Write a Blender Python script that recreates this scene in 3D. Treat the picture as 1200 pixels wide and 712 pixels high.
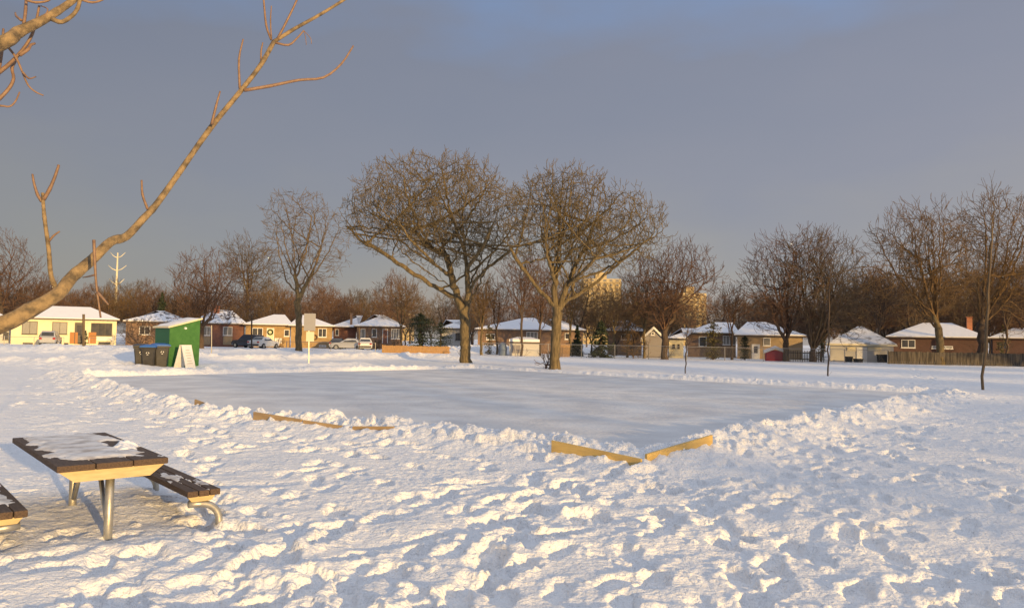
import bpy, math, random
import numpy as np
from mathutils import Vector, Matrix, Euler

for o in list(bpy.data.objects): bpy.data.objects.remove(o)
S = bpy.context.scene
COL = S.collection
R = math.radians

# ------------------------------------------------------------------ camera
H = 1.6; F = 900.0; HOR = 398.0
PITCH = math.atan((HOR-356)/F); ROLL = R(1.0)
cam = bpy.data.cameras.new('camera'); cam.sensor_width = 36; cam.lens = 36*F/1200
cam.clip_start = 0.05; cam.clip_end = 6000
co = bpy.data.objects.new('camera', cam); COL.objects.link(co)
MROT = Matrix.Rotation(math.pi/2+PITCH, 3, 'X') @ Matrix.Rotation(ROLL, 3, 'Z')
co.matrix_world = Matrix.Translation((0, 0, H)) @ MROT.to_4x4()
S.camera = co

# ------------------------------------------------------------------ light
SUN_EL = R(7.5); sx, sy = 0.572, -0.82
sv = Vector((sx*math.cos(SUN_EL), sy*math.cos(SUN_EL), math.sin(SUN_EL))).normalized()
sun = bpy.data.lights.new('sun', 'SUN'); sun.energy = 5.0; sun.angle = R(0.6); sun.color = (1.0, 0.65, 0.25)
so = bpy.data.objects.new('sun', sun); COL.objects.link(so)
so.rotation_euler = sv.to_track_quat('Z', 'Y').to_euler(); so.location = (30, -40, 30)

W = bpy.data.worlds.new('World'); S.world = W; W.use_nodes = True
nt = W.node_tree; nt.nodes.clear()
def N(t, **k):
    n = nt.nodes.new(t)
    for a, b in k.items(): setattr(n, a, b)
    return n
L = nt.links.new
sky = N('ShaderNodeTexSky', sky_type='NISHITA', sun_disc=False, sun_elevation=SUN_EL,
        sun_rotation=math.atan2(sx, sy), air_density=1.0, dust_density=1.5)
b1 = N('ShaderNodeBackground'); b1.inputs[1].default_value = 0.10; L(sky.outputs[0], b1.inputs[0])
tc = N('ShaderNodeTexCoord'); sp = N('ShaderNodeSeparateXYZ'); L(tc.outputs['Generated'], sp.inputs[0])
ramp = N('ShaderNodeValToRGB'); cr = ramp.color_ramp
stops = [(0.0, (.335, .300, .280)), (.08, (.288, .278, .285)), (.20, (.238, .244, .298)), (.36, (.208, .224, .290)),
         (.44, (.19, .26, .42)), (.62, (.50, .535, .63)), (1.0, (.61, .65, .75))]
for i, (p, c) in enumerate(stops):
    e = cr.elements[i] if i < 2 else cr.elements.new(p)
    e.position = p; e.color = (*c, 1)
mp = N('ShaderNodeMapping'); mp.inputs['Scale'].default_value = (1.3, 1.3, 3.2)
L(tc.outputs['Generated'], mp.inputs[0])
nz = N('ShaderNodeTexNoise'); nz.inputs['Scale'].default_value = 1.9; nz.inputs['Detail'].default_value = 5; nz.inputs['Roughness'].default_value = .5
L(mp.outputs[0], nz.inputs['Vector'])
mz = N('ShaderNodeMath', operation='MULTIPLY_ADD'); mz.inputs[1].default_value = .34; mz.inputs[2].default_value = -.17
L(nz.outputs[0], mz.inputs[0])
az = N('ShaderNodeMath', operation='ADD'); L(sp.outputs['Z'], az.inputs[0]); L(mz.outputs[0], az.inputs[1]); L(az.outputs[0], ramp.inputs[0])
# the cloud deck is a little lighter and warmer to the right (east), darker blue to the left
mr = N('ShaderNodeMapRange'); mr.inputs['From Min'].default_value = -.6; mr.inputs['From Max'].default_value = .6
mr.inputs['To Min'].default_value = .86; mr.inputs['To Max'].default_value = 1.2; L(sp.outputs['X'], mr.inputs['Value'])
mx = N('ShaderNodeVectorMath', operation='SCALE'); L(ramp.outputs[0], mx.inputs[0]); L(mr.outputs[0], mx.inputs['Scale'])
b2 = N('ShaderNodeBackground'); b2.inputs[1].default_value = 1.0; L(mx.outputs[0], b2.inputs[0])
ms = N('ShaderNodeMixShader'); ms.inputs[0].default_value = .87; L(b1.outputs[0], ms.inputs[1]); L(b2.outputs[0], ms.inputs[2])
wo = N('ShaderNodeOutputWorld'); L(ms.outputs[0], wo.inputs[0])

S.render.engine = 'CYCLES'
vs = S.view_settings; vs.view_transform = 'Standard'; vs.look = 'None'; vs.gamma = 1; vs.exposure = 0.16

# ------------------------------------------------------------------ helpers
def ray(px, py):
    return MROT @ Vector(((px-600)/F, -(py-356)/F, -1))
def P(px, py, D):
    d = ray(px, py); return Vector((0, 0, H)) + d*(D/d.y)
def G(px, py, z=0):
    d = ray(px, py); return Vector((0, 0, H)) + d*((z-H)/d.z)

def put(o, name, label, cat, group=None):
    o.name = name
    o['label'] = label; o['category'] = cat
    if group: o['group'] = group
    return o
def empty(name, loc, label, cat, group=None, rz=0):
    o = bpy.data.objects.new(name, None); COL.objects.link(o); o.location = loc; o.rotation_euler = (0, 0, rz)
    o.empty_display_size = .3
    return put(o, name, label, cat, group)
def mesh_obj(name, V, Fc, mat, parent=None, smooth=False, local=False):
    """V in world coordinates unless local; parent is an Empty/mesh whose chain holds the transform."""
    me = bpy.data.meshes.new(name)
    if len(V) and parent is not None and not local:
        off = Vector(parent_loc(parent)); V = [(v[0]-off.x, v[1]-off.y, v[2]-off.z) for v in V]
    if isinstance(V, np.ndarray): V = V.tolist()
    me.from_pydata([tuple(v) for v in V], [], Fc if not isinstance(Fc, np.ndarray) else Fc.tolist())
    if smooth: me.polygons.foreach_set('use_smooth', [True]*len(me.polygons))
    me.materials.append(mat); me.update()
    o = bpy.data.objects.new(name, me); COL.objects.link(o)
    if parent is not None: o.parent = parent
    return o
def parent_loc(p):
    l = Vector((0, 0, 0))
    while p is not None: l = l + p.location; p = p.parent
    return l
def copy_tree(o, parent=None):
    c = o.copy(); COL.objects.link(c)
    if parent: c.parent = parent
    for ch in KIDS.get(o.name, []) or [x for x in o.children]: copy_tree(ch, c)
    return c
KIDS = {}

class MB:
    def __init__(s): s.V = []; s.F = []
    def add(s, V, Fc):
        n = len(s.V); s.V += [tuple(v) for v in V]; s.F += [tuple(i+n for i in f) for f in Fc]
    def box(s, a, b):
        (x0, y0, z0), (x1, y1, z1) = a, b
        if x0 > x1: x0, x1 = x1, x0
        if y0 > y1: y0, y1 = y1, y0
        if z0 > z1: z0, z1 = z1, z0
        s.add([(x0,y0,z0),(x1,y0,z0),(x1,y1,z0),(x0,y1,z0),(x0,y0,z1),(x1,y0,z1),(x1,y1,z1),(x0,y1,z1)],
              [(3,2,1,0),(4,5,6,7),(0,1,5,4),(1,2,6,5),(2,3,7,6),(3,0,4,7)])
    def obox(s, c, ax, ay, az):
        c, ax, ay, az = map(Vector, (c, ax, ay, az))
        V = [c+i*ax+j*ay+k*az for k in (-1, 1) for (i, j) in ((-1,-1),(1,-1),(1,1),(-1,1))]
        s.add(V, [(3,2,1,0),(4,5,6,7),(0,1,5,4),(1,2,6,5),(2,3,7,6),(3,0,4,7)])
    def tube(s, pts, rad, n=8, cap=True):
        pts = [Vector(p) for p in pts]
        if not hasattr(rad, '__len__'): rad = [rad]*len(pts)
        base = len(s.V); u = None
        for i, p in enumerate(pts):
            t = (pts[min(i+1, len(pts)-1)]-pts[max(i-1, 0)]).normalized()
            if u is None:
                u = t.cross(Vector((0, 0, 1)) if abs(t.z) < .9 else Vector((1, 0, 0))).normalized()
            else: u = (u-t*u.dot(t)).normalized()
            v = t.cross(u)
            for k in range(n):
                a = 2*math.pi*k/n; s.V.append(tuple(p+rad[i]*(u*math.cos(a)+v*math.sin(a))))
        for i in range(len(pts)-1):
            for k in range(n):
                a = base+i*n+k; b = base+i*n+(k+1) % n
                s.F.append((a, b, b+n, a+n))
        if cap:
            s.F.append(tuple(base+k for k in range(n))[::-1])
            s.F.append(tuple(base+(len(pts)-1)*n+k for k in range(n)))
    def build(s, name, mat, parent=None, smooth=False, local=False, bevel=0):
        o = mesh_obj(name, s.V, s.F, mat, parent, smooth, local)
        if bevel:
            m = o.modifiers.new('bevel', 'BEVEL'); m.width = bevel; m.segments = 2; m.limit_method = 'ANGLE'
        return o

# ------------------------------------------------------------------ materials
def mat(name, col, rough=.8, col2=None, scale=4, thr=None, metal=0, bump=0, bscale=None, stretch=(1,1,1), coord='Object', detail=5, spec=.5):
    m = bpy.data.materials.new(name); m.use_nodes = True; t = m.node_tree; b = t.nodes['Principled BSDF']
    b.inputs['Roughness'].default_value = rough; b.inputs['Metallic'].default_value = metal
    b.inputs['Specular IOR Level'].default_value = spec
    b.inputs['Base Color'].default_value = (*col, 1)
    if col2 is not None or bump:
        c = t.nodes.new('ShaderNodeTexCoord'); mpn = t.nodes.new('ShaderNodeMapping'); mpn.inputs['Scale'].default_value = stretch
        t.links.new(c.outputs[coord], mpn.inputs[0])
        n = t.nodes.new('ShaderNodeTexNoise'); n.inputs['Scale'].default_value = scale; n.inputs['Detail'].default_value = detail
        t.links.new(mpn.outputs[0], n.inputs['Vector'])
        if col2 is not None:
            r = t.nodes.new('ShaderNodeValToRGB')
            lo, hi = thr or (.35, .65)
            r.color_ramp.elements[0].position = lo; r.color_ramp.elements[1].position = hi
            r.color_ramp.elements[0].color = (*col, 1); r.color_ramp.elements[1].color = (*col2, 1)
            t.links.new(n.outputs[0], r.inputs[0]); t.links.new(r.outputs[0], b.inputs['Base Color'])
        if bump:
            n2 = t.nodes.new('ShaderNodeTexNoise'); n2.inputs['Scale'].default_value = bscale or scale; n2.inputs['Detail'].default_value = 5
            t.links.new(mpn.outputs[0], n2.inputs['Vector'])
            bp = t.nodes.new('ShaderNodeBump'); bp.inputs['Strength'].default_value = 1; bp.inputs['Distance'].default_value = bump
            t.links.new(n2.outputs[0], bp.inputs['Height']); t.links.new(bp.outputs[0], b.inputs['Normal'])
    return m
def brick(name, c1, c2, mortar, sc=1.0):
    m = bpy.data.materials.new(name); m.use_nodes = True; t = m.node_tree; b = t.nodes['Principled BSDF']
    b.inputs['Roughness'].default_value = .9
    c = t.nodes.new('ShaderNodeTexCoord'); sp_ = t.nodes.new('ShaderNodeSeparateXYZ'); cb = t.nodes.new('ShaderNodeCombineXYZ')
    ad = t.nodes.new('ShaderNodeMath'); ad.operation = 'ADD'
    t.links.new(c.outputs['Object'], sp_.inputs[0]); t.links.new(sp_.outputs['X'], ad.inputs[0]); t.links.new(sp_.outputs['Y'], ad.inputs[1])
    t.links.new(ad.outputs[0], cb.inputs['X']); t.links.new(sp_.outputs['Z'], cb.inputs['Y'])
    k = t.nodes.new('ShaderNodeTexBrick'); k.inputs['Scale'].default_value = sc
    k.inputs['Color1'].default_value = (*c1, 1); k.inputs['Color2'].default_value = (*c2, 1); k.inputs['Mortar'].default_value = (*mortar, 1)
    k.inputs['Brick Width'].default_value = .24; k.inputs['Row Height'].default_value = .085; k.inputs['Mortar Size'].default_value = .008
    t.links.new(cb.outputs[0], k.inputs['Vector'])
    n = t.nodes.new('ShaderNodeTexNoise'); n.inputs['Scale'].default_value = 1.3; n.inputs['Detail'].default_value = 4
    t.links.new(c.outputs['Object'], n.inputs['Vector'])
    mm = t.nodes.new('ShaderNodeMix'); mm.data_type = 'RGBA'; mm.blend_type = 'MULTIPLY'; mm.inputs['Factor'].default_value = .5
    t.links.new(k.outputs[0], mm.inputs['A']); t.links.new(n.outputs[0], mm.inputs['B'])
    hs = t.nodes.new('ShaderNodeBrightContrast'); hs.inputs['Bright'].default_value = 0.0
    t.links.new(mm.outputs['Result'], hs.inputs[0]); t.links.new(hs.outputs[0], b.inputs['Base Color'])
    return m

def snow_mat(name, fine=1.0, col=(.90, .90, .905)):
    m = bpy.data.materials.new(name); m.use_nodes = True; t = m.node_tree; b = t.nodes['Principled BSDF']
    b.inputs['Base Color'].default_value = (*col, 1); b.inputs['Roughness'].default_value = .55
    b.inputs['Specular IOR Level'].default_value = .25
    b.inputs['Subsurface Weight'].default_value = .25; b.inputs['Subsurface Radius'].default_value = (.9, .95, 1.0); b.inputs['Subsurface Scale'].default_value = .03
    c = t.nodes.new('ShaderNodeTexCoord')
    prev = None
    for sc, dist, det in ((6, .05*fine, 3), (24, .022*fine, 4), (80, .009*fine, 3)):
        n = t.nodes.new('ShaderNodeTexNoise'); n.inputs['Scale'].default_value = sc; n.inputs['Detail'].default_value = det
        n.inputs['Roughness'].default_value = .6
        t.links.new(c.outputs['Object'], n.inputs['Vector'])
        bp = t.nodes.new('ShaderNodeBump'); bp.inputs['Distance'].default_value = dist; bp.inputs['Strength'].default_value = 1
        t.links.new(n.outputs[0], bp.inputs['Height'])
        if prev: t.links.new(prev.outputs[0], bp.inputs['Normal'])
        prev = bp
    t.links.new(prev.outputs[0], b.inputs['Normal'])
    return m

M = {}
M['snow'] = snow_mat('snow')
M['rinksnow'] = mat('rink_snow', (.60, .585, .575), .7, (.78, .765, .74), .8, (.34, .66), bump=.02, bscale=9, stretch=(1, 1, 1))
M['roofsnow'] = mat('roof_snow', (.84, .84, .86), .6, (.80, .80, .82), 2, bump=.03, bscale=3)
M['patchsnow'] = mat('patchy_roof_snow', (.84, .84, .86), .7, (.13, .12, .12), 2.2, (.56, .62), bump=.02, bscale=3, stretch=(1, .45, 1), detail=8)
M['thinsnow'] = mat('thin_roof_snow', (.78, .78, .80), .7, (.36, .35, .35), 3, (.5, .66), bump=.02, bscale=3, stretch=(.6, .6, 1), detail=8)
M['shingle'] = mat('shingle', (.10, .085, .075), .9, (.15, .13, .12), 6)
M['cream'] = mat('cream_stucco', (.78, .69, .46), .9, (.72, .63, .42), 2, bump=.004, bscale=30)  # also colours the painted sunlight patches on the white garage
M['buff'] = brick('buff_brick', (.50, .32, .13), (.42, .26, .10), (.45, .36, .24))
M['redbrick'] = brick('red_brick', (.33, .13, .07), (.25, .09, .055), (.34, .26, .22))
M['brownbrick'] = brick('brown_brick', (.34, .20, .12), (.26, .15, .09), (.34, .28, .23))
M['darkbrick'] = brick('dark_brick', (.13, .055, .04), (.10, .042, .03), (.17, .14, .12))
M['tanwall'] = mat('tan_siding', (.40, .29, .17), .85, (.34, .25, .15), 3, stretch=(.3, .3, 6))
M['greysiding'] = mat('grey_siding', (.26, .24, .24), .8, (.22, .20, .20), 3, stretch=(.3, .3, 9))
M['whitesiding'] = mat('white_siding', (.56, .54, .50), .7, (.48, .46, .43), 3, stretch=(.3, .3, 9))
M['white'] = mat('white_paint', (.78, .76, .72), .5)
M['blackframe'] = mat('dark_frame', (.035, .03, .028), .5)
M['brownframe'] = mat('brown_trim', (.09, .06, .04), .6)
M['glass'] = mat('window_glass', (.03, .032, .035), .08, (.07, .065, .06), 1.2, spec=.8)
M['curtain'] = mat('curtained_glass', (.24, .23, .21), .25, (.16, .155, .15), 5, stretch=(8, 1, .4), spec=.6)
M['orangewood'] = mat('orange_cedar', (.42, .19, .06), .8, (.34, .15, .05), 6, stretch=(8, 8, .5))
M['cedar'] = mat('cedar_fence', (.50, .30, .12), .8, (.36, .20, .08), 4, stretch=(5, 1, .7))
M['oldwood'] = mat('old_wood_fence', (.035, .03, .025), .9, (.115, .095, .072), 6, (.38, .62), stretch=(1.3, 1.3, .12))
M['bark'] = mat('bark', (.078, .058, .030), .95, (.185, .138, .070), 7, stretch=(1.6, 1.6, .35), bump=.03, bscale=9)
M['barkdark'] = mat('dark_bark', (.055, .038, .028), .95, (.10, .07, .048), 5, stretch=(1.5, 1.5, .3), bump=.02)
M['barkred'] = mat('reddish_twigs', (.10, .054, .032), .95, (.15, .084, .048), 1.5)
M['barkgold'] = mat('golden_twigs', (.19, .115, .048), .95, (.12, .075, .035), 1.5)
M['barkgrey'] = mat('grey_brown_twigs', (.10, .072, .045), .95, (.145, .105, .062), 1.5)
M['nearbark'] = mat('smooth_young_bark', (.29, .205, .105), .75, (.10, .075, .045), 28, (.40, .66), bump=.008, bscale=70, stretch=(1, 1, 1), detail=8)
M['nearred'] = mat('red_twig_bark', (.26, .16, .10), .6, (.18, .11, .07), 60, bump=.001)
M['needle'] = mat('needles', (.020, .032, .018), .8, (.042, .055, .026), 2)
M['olive'] = mat('olive_foliage', (.10, .075, .022), .8, (.06, .06, .02), 1.5)
M['galv'] = mat('galvanised_steel', (.42, .40, .35), .42, (.55, .53, .46), 14, metal=.75, bump=.0008, bscale=80)
M['steel'] = mat('grey_post_steel', (.30, .29, .28), .5, metal=.6)
M['plank'] = mat('weathered_plank', (.055, .035, .025), .75, (.125, .08, .052), 9, (.3, .7), bump=.004, bscale=30, stretch=(9, .9, 9))
M['cleat'] = mat('pale_wood_beam', (.60, .48, .27), .7, (.48, .37, .20), 9, (.3, .7), stretch=(1, 6, 6), bump=.001)
M['tablesnow'] = snow_mat('table_snow', .25)
M['tabledust'] = mat('dusting_of_snow', (.74, .73, .72), .7, (.40, .36, .33), 7, (.45, .72), bump=.004, bscale=60, detail=9)
M['board'] = mat('yellow_rink_board', (.72, .50, .16), .65, (.52, .35, .12), 3, (.3, .75), stretch=(1, 1, 8), bump=.002, bscale=20)
M['boardold'] = mat('plywood_rink_board', (.48, .33, .16), .75, (.36, .24, .12), 3, (.3, .75), stretch=(1, 1, 8))
M['shedgreen'] = mat('green_painted_plywood', (.028, .125, .022), .65, (.045, .16, .032), 5, (.35, .7), bump=.002)
M['shedshade'] = mat('green_side_shade', (.02, .115, .055), .6)  # the shed green, darker and bluer: shade of the sides put into colour
M['bin'] = mat('dark_grey_plastic', (.03, .028, .026), .45, (.045, .042, .038), 4)
M['bluelid'] = mat('blue_plastic_lid', (.03, .13, .42), .4)
M['rubber'] = mat('rubber', (.02, .02, .02), .8)
M['carsilver'] = mat('silver_car_paint', (.50, .50, .50), .25, metal=.4)
M['carwhite'] = mat('white_car_paint', (.70, .69, .66), .3)
M['cardark'] = mat('dark_car_paint', (.03, .035, .05), .25)
M['carlamp'] = mat('red_lamp_lens', (.35, .02, .02), .2)
M['headlamp'] = mat('clear_lamp_lens', (.6, .6, .58), .15)
M['tower'] = mat('tower_concrete', (.50, .40, .23), .85, (.42, .33, .19), .3)
M['signgrey'] = mat('sign_back', (.42, .40, .37), .55, metal=.5)
M['signcream'] = mat('cream_sign', (.70, .62, .42), .6)
M['signink'] = mat('grey_lettering', (.38, .35, .30), .7)
M['redshed'] = mat('red_shed', (.32, .02, .035), .6, (.26, .015, .03), 2, stretch=(10, 10, .2))
M['orangebrick'] = brick('orange_brick', (.55, .19, .08), (.44, .14, .06), (.4, .3, .22))
M['tarp'] = mat('blue_tarp', (.08, .13, .24), .6, (.12, .17, .27), 4, bump=.03)
M['wreath'] = mat('wreath_green', (.02, .06, .02), .9)

# ------------------------------------------------------------------ noise
_rs = np.random.RandomState(5); _perm = _rs.permutation(256); _perm = np.concatenate([_perm, _perm])
_ang = _rs.rand(256)*2*np.pi; _gx = np.cos(_ang); _gy = np.sin(_ang)
def pn(x, y):
    xi = np.floor(x).astype(np.int64); yi = np.floor(y).astype(np.int64); xf = x-xi; yf = y-yi
    xi &= 255; yi &= 255
    u = xf*xf*xf*(xf*(xf*6-15)+10); v = yf*yf*yf*(yf*(yf*6-15)+10)
    def g(ix, iy, fx, fy):
        h = _perm[_perm[ix & 255]+(iy & 255)]; return _gx[h]*fx+_gy[h]*fy
    a = g(xi, yi, xf, yf); b = g(xi+1, yi, xf-1, yf); c = g(xi, yi+1, xf, yf-1); d = g(xi+1, yi+1, xf-1, yf-1)
    return (a+u*(b-a))*(1-v)+(c+u*(d-c))*v
def fbm(x, y, o=4, g=.5):
    s = 0; a = 1
    for i in range(o): s = s+a*pn(x*2**i+17.3*i, y*2**i+9.1*i); a *= g
    return s
def sstep(a, b, x):
    t = np.clip((x-a)/(b-a), 0, 1); return t*t*(3-2*t)

# ------------------------------------------------------------------ snow ground
RK = [Vector((1.95, 11.1)), Vector((14.4, 26.0)), Vector((-2.0, 41.5)), Vector((-15.2, 27.2)), Vector((-6.2, 15.9))]   # rink corners: near, right, far, left
def seg_d(x, y, a, b):
    ax, ay = a; bx, by = b; dx, dy = bx-ax, by-ay; L2 = dx*dx+dy*dy
    t = np.clip(((x-ax)*dx+(y-ay)*dy)/L2, 0, 1)
    return np.hypot(x-ax-t*dx, y-ay-t*dy), t
def rink_sd(x, y):
    d = None; ins = None
    for i in range(len(RK)):
        a, b = RK[i], RK[(i+1) % len(RK)]; dd, _ = seg_d(x, y, a, b)
        s = (b.x-a.x)*(y-a.y)-(b.y-a.y)*(x-a.x)
        d = dd if d is None else np.minimum(d, dd); i_ = s > 0
        ins = i_ if ins is None else (ins & i_)
    return np.where(ins, -d, d)
gpt = lambda px, py: tuple(G(px, py).xy)
RIDGES = [  # (points, height, width)
    ([gpt(0, 426), gpt(60, 428), gpt(125, 431)], .40, 2.2),
    ([gpt(0, 413.5), gpt(50, 413.5)], .5, 2.2),
    ([gpt(85, 415), gpt(115, 413), gpt(140, 419)], .5, 2.6),
    ([gpt(232, 422), gpt(300, 422), gpt(380, 421), gpt(480, 420), gpt(540, 422)], .45, 1.1),
    ([gpt(245, 430), gpt(300, 429), gpt(420, 429)], .22, 1.0),
    ([gpt(540, 414), gpt(572, 413), gpt(590, 415)], .95, 3.0),
    ([gpt(250, 413), gpt(350, 411), gpt(430, 412)], .3, 1.5),
]
def base_height(x, y):
    r = np.hypot(x, y)
    sd = rink_sd(x, y)
    z = .035*fbm(x*.35, y*.35, 3)+.05*pn(x*.09, y*.09)
    # trampled, lumpy zone mask
    far_ = 1/(1+(r/40)**2)
    tr = sstep(-.15, .35, fbm(x*.22+3, y*.22, 3)+.06)
    wob = fbm(x*1.1, y*1.1, 3)
    z += .05*far_*fbm(x*.9+2, y*.9+5, 2)*(.4+.6*tr)
    wx = x+.35*pn(x*1.3+5, y*1.3); wy = y+.35*pn(x*1.3, y*1.3+7)
    bil = np.abs(pn(wx*1.3, wy*1.3))+.45*np.abs(pn(wx*2.9+4, wy*2.9))+.16*np.abs(pn(wx*8.1, wy*8.1+3))
    far = 1/(1+(r/60)**2)
    near_amp = np.where(y < 45, 1, .35)
    z += near_amp*far*(.037*tr+.006)*(bil-.35)
    z += .05*tr*wob*far*near_amp
    # wind ripples on untouched crust
    z += (1-tr)*.010*fbm(x*1.2+.6*y, y*4.5, 3)
    z += .005*fbm(x*9, y*9, 3)*np.where(r < 25, 1, 0)
    crust = sstep(-.1, .25, fbm(x*.5+9, y*.5+4, 3))
    z += .013*crust*fbm(x*11, y*11, 2)*np.where(r < 30, 1, 0)
    # berm round the rink
    dn = sd-.45
    hh = .17+.10*fbm(x*.5, y*.5, 2)+.20*np.abs(fbm(x*1.6, y*1.6, 4))
    side = np.where(x-1.95 > (y-11.1)*.2, 1.15, 1.0)
    side = side*np.where((y > 22) & (x > -1), .75, 1)
    pr = np.exp(-(np.maximum(dn, 0)/(.75))**2)*np.exp(-(np.minimum(dn, 0)/.32)**2)
    z += hh*side*pr
    # low spot where the corner boards stand free
    cd = np.hypot(x-1.9, y-10.9); z -= .03*np.exp(-(cd/1.1)**2)*(sd > -.5)
    for pts, h, w in RIDGES:
        d = None
        for a, b in zip(pts[:-1], pts[1:]):
            dd, _ = seg_d(x, y, a, b); d = dd if d is None else np.minimum(d, dd)
        z += h*np.exp(-(d/w)**2)*(.75+.5*fbm(x*.45, y*.45, 3)+.5*np.abs(fbm(x*1.2, y*1.2, 3)))
    # inside the rink
    ri = sstep(.25, -.15, sd)
    z = z*(1-ri)+(-.04)*ri
    z = np.where(r > 130, z*0, z)
    return z

def build_ground():
    rs = np.random.RandomState(11)
    th = np.concatenate([np.linspace(-42, 42, 1180), np.linspace(42.6, 75, 50), np.linspace(78, 282, 60), np.linspace(285, 317.4, 50)])
    th = np.radians(th); nth = len(th); nd = 1180
    r = [.6]
    while r[-1] < 150: r.append(r[-1]*(1.0042 if r[-1] > 2.5 else 1.02))
    while r[-1] < 4200: r.append(r[-1]*1.12)
    r = np.array(r); nr = len(r)
    RR, TT = np.meshgrid(r, th, indexing='ij')
    X = RR*np.sin(TT); Y = RR*np.cos(TT)
    Z = base_height(X.ravel(), Y.ravel()).reshape(X.shape)
    Z0 = [None]
    def stamp(cx, cy, rad, fn, top=False):
        rr = math.hypot(cx, cy); t = math.atan2(cx, cy)
        if rr < rad*1.5+.7 or abs(t) > R(41): return
        i0, i1 = np.searchsorted(r, [rr-rad, rr+rad]); dt = math.asin(min(.9, rad/rr))
        j0, j1 = np.searchsorted(th[:nd], [t-dt, t+dt])
        if i1 <= i0 or j1 <= j0: return
        sl = (slice(i0, i1), slice(j0, j1))
        if top: Z[sl] = np.maximum(Z[sl], Z0[0][sl]+fn(X[sl]-cx, Y[sl]-cy)); return
        Z[sl] += fn(X[sl]-cx, Y[sl]-cy)
    def foot(cx, cy, a, dep, ln=.17, wd=.085):
        ca, sa = math.cos(a), math.sin(a); k = rs.rand(4)
        def f(dx, dy):
            u = dx*ca+dy*sa+.07*pn((dx+cx)*7, (dy+cy)*7)+.03*pn((dx+cx)*19, (dy+cy)*19); v = -dx*sa+dy*ca+.06*pn((dx+cx)*7+50, (dy+cy)*7)+.025*pn((dx+cx)*19, (dy+cy)*19+30)
            q = np.sqrt((u/ln)**2+(v/wd)**2)
            nzv = .5+1.0*np.abs(pn((dx+cx)*9, (dy+cy)*9))
            return -dep*sstep(1.35, .7, q)+dep*.30*nzv*np.exp(-((q-1.65)/.42)**2)*sstep(-.12, .1, u)
        stamp(cx, cy, .42, f)
    def clod(cx, cy, s, h):
        e = rs.uniform(.6, 1.5); a = rs.rand()*3.1; ca, sa = math.cos(a), math.sin(a)
        def f(dx, dy):
            u = (dx*ca+dy*sa)*e; v = -dx*sa+dy*ca; q = np.sqrt(u*u+v*v)/s
            return h*np.sqrt(np.clip(1-q**2, 0, 1))*(.8+.9*pn((dx+cx)*14, (dy+cy)*14))
        stamp(cx, cy, s*1.8, f, True)
    def path(pts, dens=3.3, spread=.25, dep=.050, jit=.35):
        for (a, b) in zip(pts[:-1], pts[1:]):
            a = np.array(a); b = np.array(b); Ld = np.hypot(*(b-a)); n = int(Ld*dens); d = (b-a)/Ld; ang = math.atan2(d[1], d[0])
            for i in range(n):
                p = a+d*Ld*(i+rs.rand()*.6)/n+np.array([-d[1], d[0]])*((-1)**i*.13+rs.randn()*spread)
                if rink_sd(np.array([p[0]]), np.array([p[1]]))[0] < .5: continue
                foot(p[0], p[1], ang+rs.randn()*jit, dep*rs.uniform(.6, 1.3))
    g = gpt
    path([g(420, 900), g(560, 640), g(700, 560), g(740, 545)], 6, .30)
    path([g(520, 900), g(610, 640), g(720, 560)], 6, .35)
    path([g(200, 760), g(420, 620), g(600, 560), g(640, 530)], 5, .35)
    path([g(960, 900), g(880, 640), g(820, 560)], 6, .35)
    path([g(1200, 760), g(1010, 600), g(900, 540), g(1000, 490), g(1130, 462)], 6, .5)
    path([g(1300, 640), g(1120, 560), g(960, 520)], 4, .4)
    path([g(60, 720), g(330, 600), g(420, 540), g(380, 505)], 4, .35, .06)
    path([g(0, 470), g(200, 490), g(330, 510), g(500, 520), g(640, 535)], 5, .6, .06)
    path([g(0, 445), g(120, 455), g(240, 480)], 5, 1.2, .06)
    path([g(700, 800), g(760, 640), g(960, 560), g(1100, 500)], 3, .2)
    path([g(480, 900), g(300, 640), g(230, 560), g(240, 500)], 3.2, .12, .055, .2)
    path([g(1200, 485), g(1000, 500), g(860, 530)], 5, .8, .05)
    path([g(1060, 462), g(1090, 445), g(1070, 434), g(1060, 428)], 2.5, .3, .06)
    for i in range(330):
        rr = 2.6*math.exp(rs.rand()*2.0); t = rs.uniform(-.66, .66); x = rr*math.sin(t); y = rr*math.cos(t)
        if rink_sd(np.array([x]), np.array([y]))[0] < .4: continue
        if fbm(np.array([x*.16+3]), np.array([y*.16]), 2)[0]+.1 < -.05: continue
        foot(x, y, rs.uniform(.6, 2.4), rs.uniform(.02, .05))
    Z0[0] = Z.copy()
    for i in range(1700):
        rr = 2.6*math.exp(rs.rand()*2.3); t = rs.uniform(-.66, .66); x = rr*math.sin(t); y = rr*math.cos(t)
        m = fbm(np.array([x*.4+8]), np.array([y*.4]), 2)[0]
        if rink_sd(np.array([x]), np.array([y]))[0] < .1 or m < -.05: continue
        s = .018+.05*rs.rand()**2.6
        clod(x, y, s, s*rs.uniform(.25, .5))
    for e in range(5):   # tumbled chunks along the berms
        a, b = RK[e], RK[(e+1) % 5]; n = 420 if e in (4, 0) else 200
        for i in range(n):
            t = rs.rand(); nx, ny = (b.y-a.y), -(b.x-a.x); l = math.hypot(nx, ny); o = abs(rs.randn()*.45)+.1
            x = a.x+(b.x-a.x)*t+nx/l*o; y = a.y+(b.y-a.y)*t+ny/l*o
            s = .03+.09*rs.rand()**2
            clod(x, y, s, s*rs.uniform(.35, .6))
    for i in range(130):
        t = rs.rand(); x = .4+3.2*t+rs.randn()*.05; y = 10.75+1.1*abs(t-.45)+rs.randn()*.13; s = .03+.07*rs.rand()**1.5; clod(x, y, s, s*rs.uniform(.4, .75))
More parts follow.
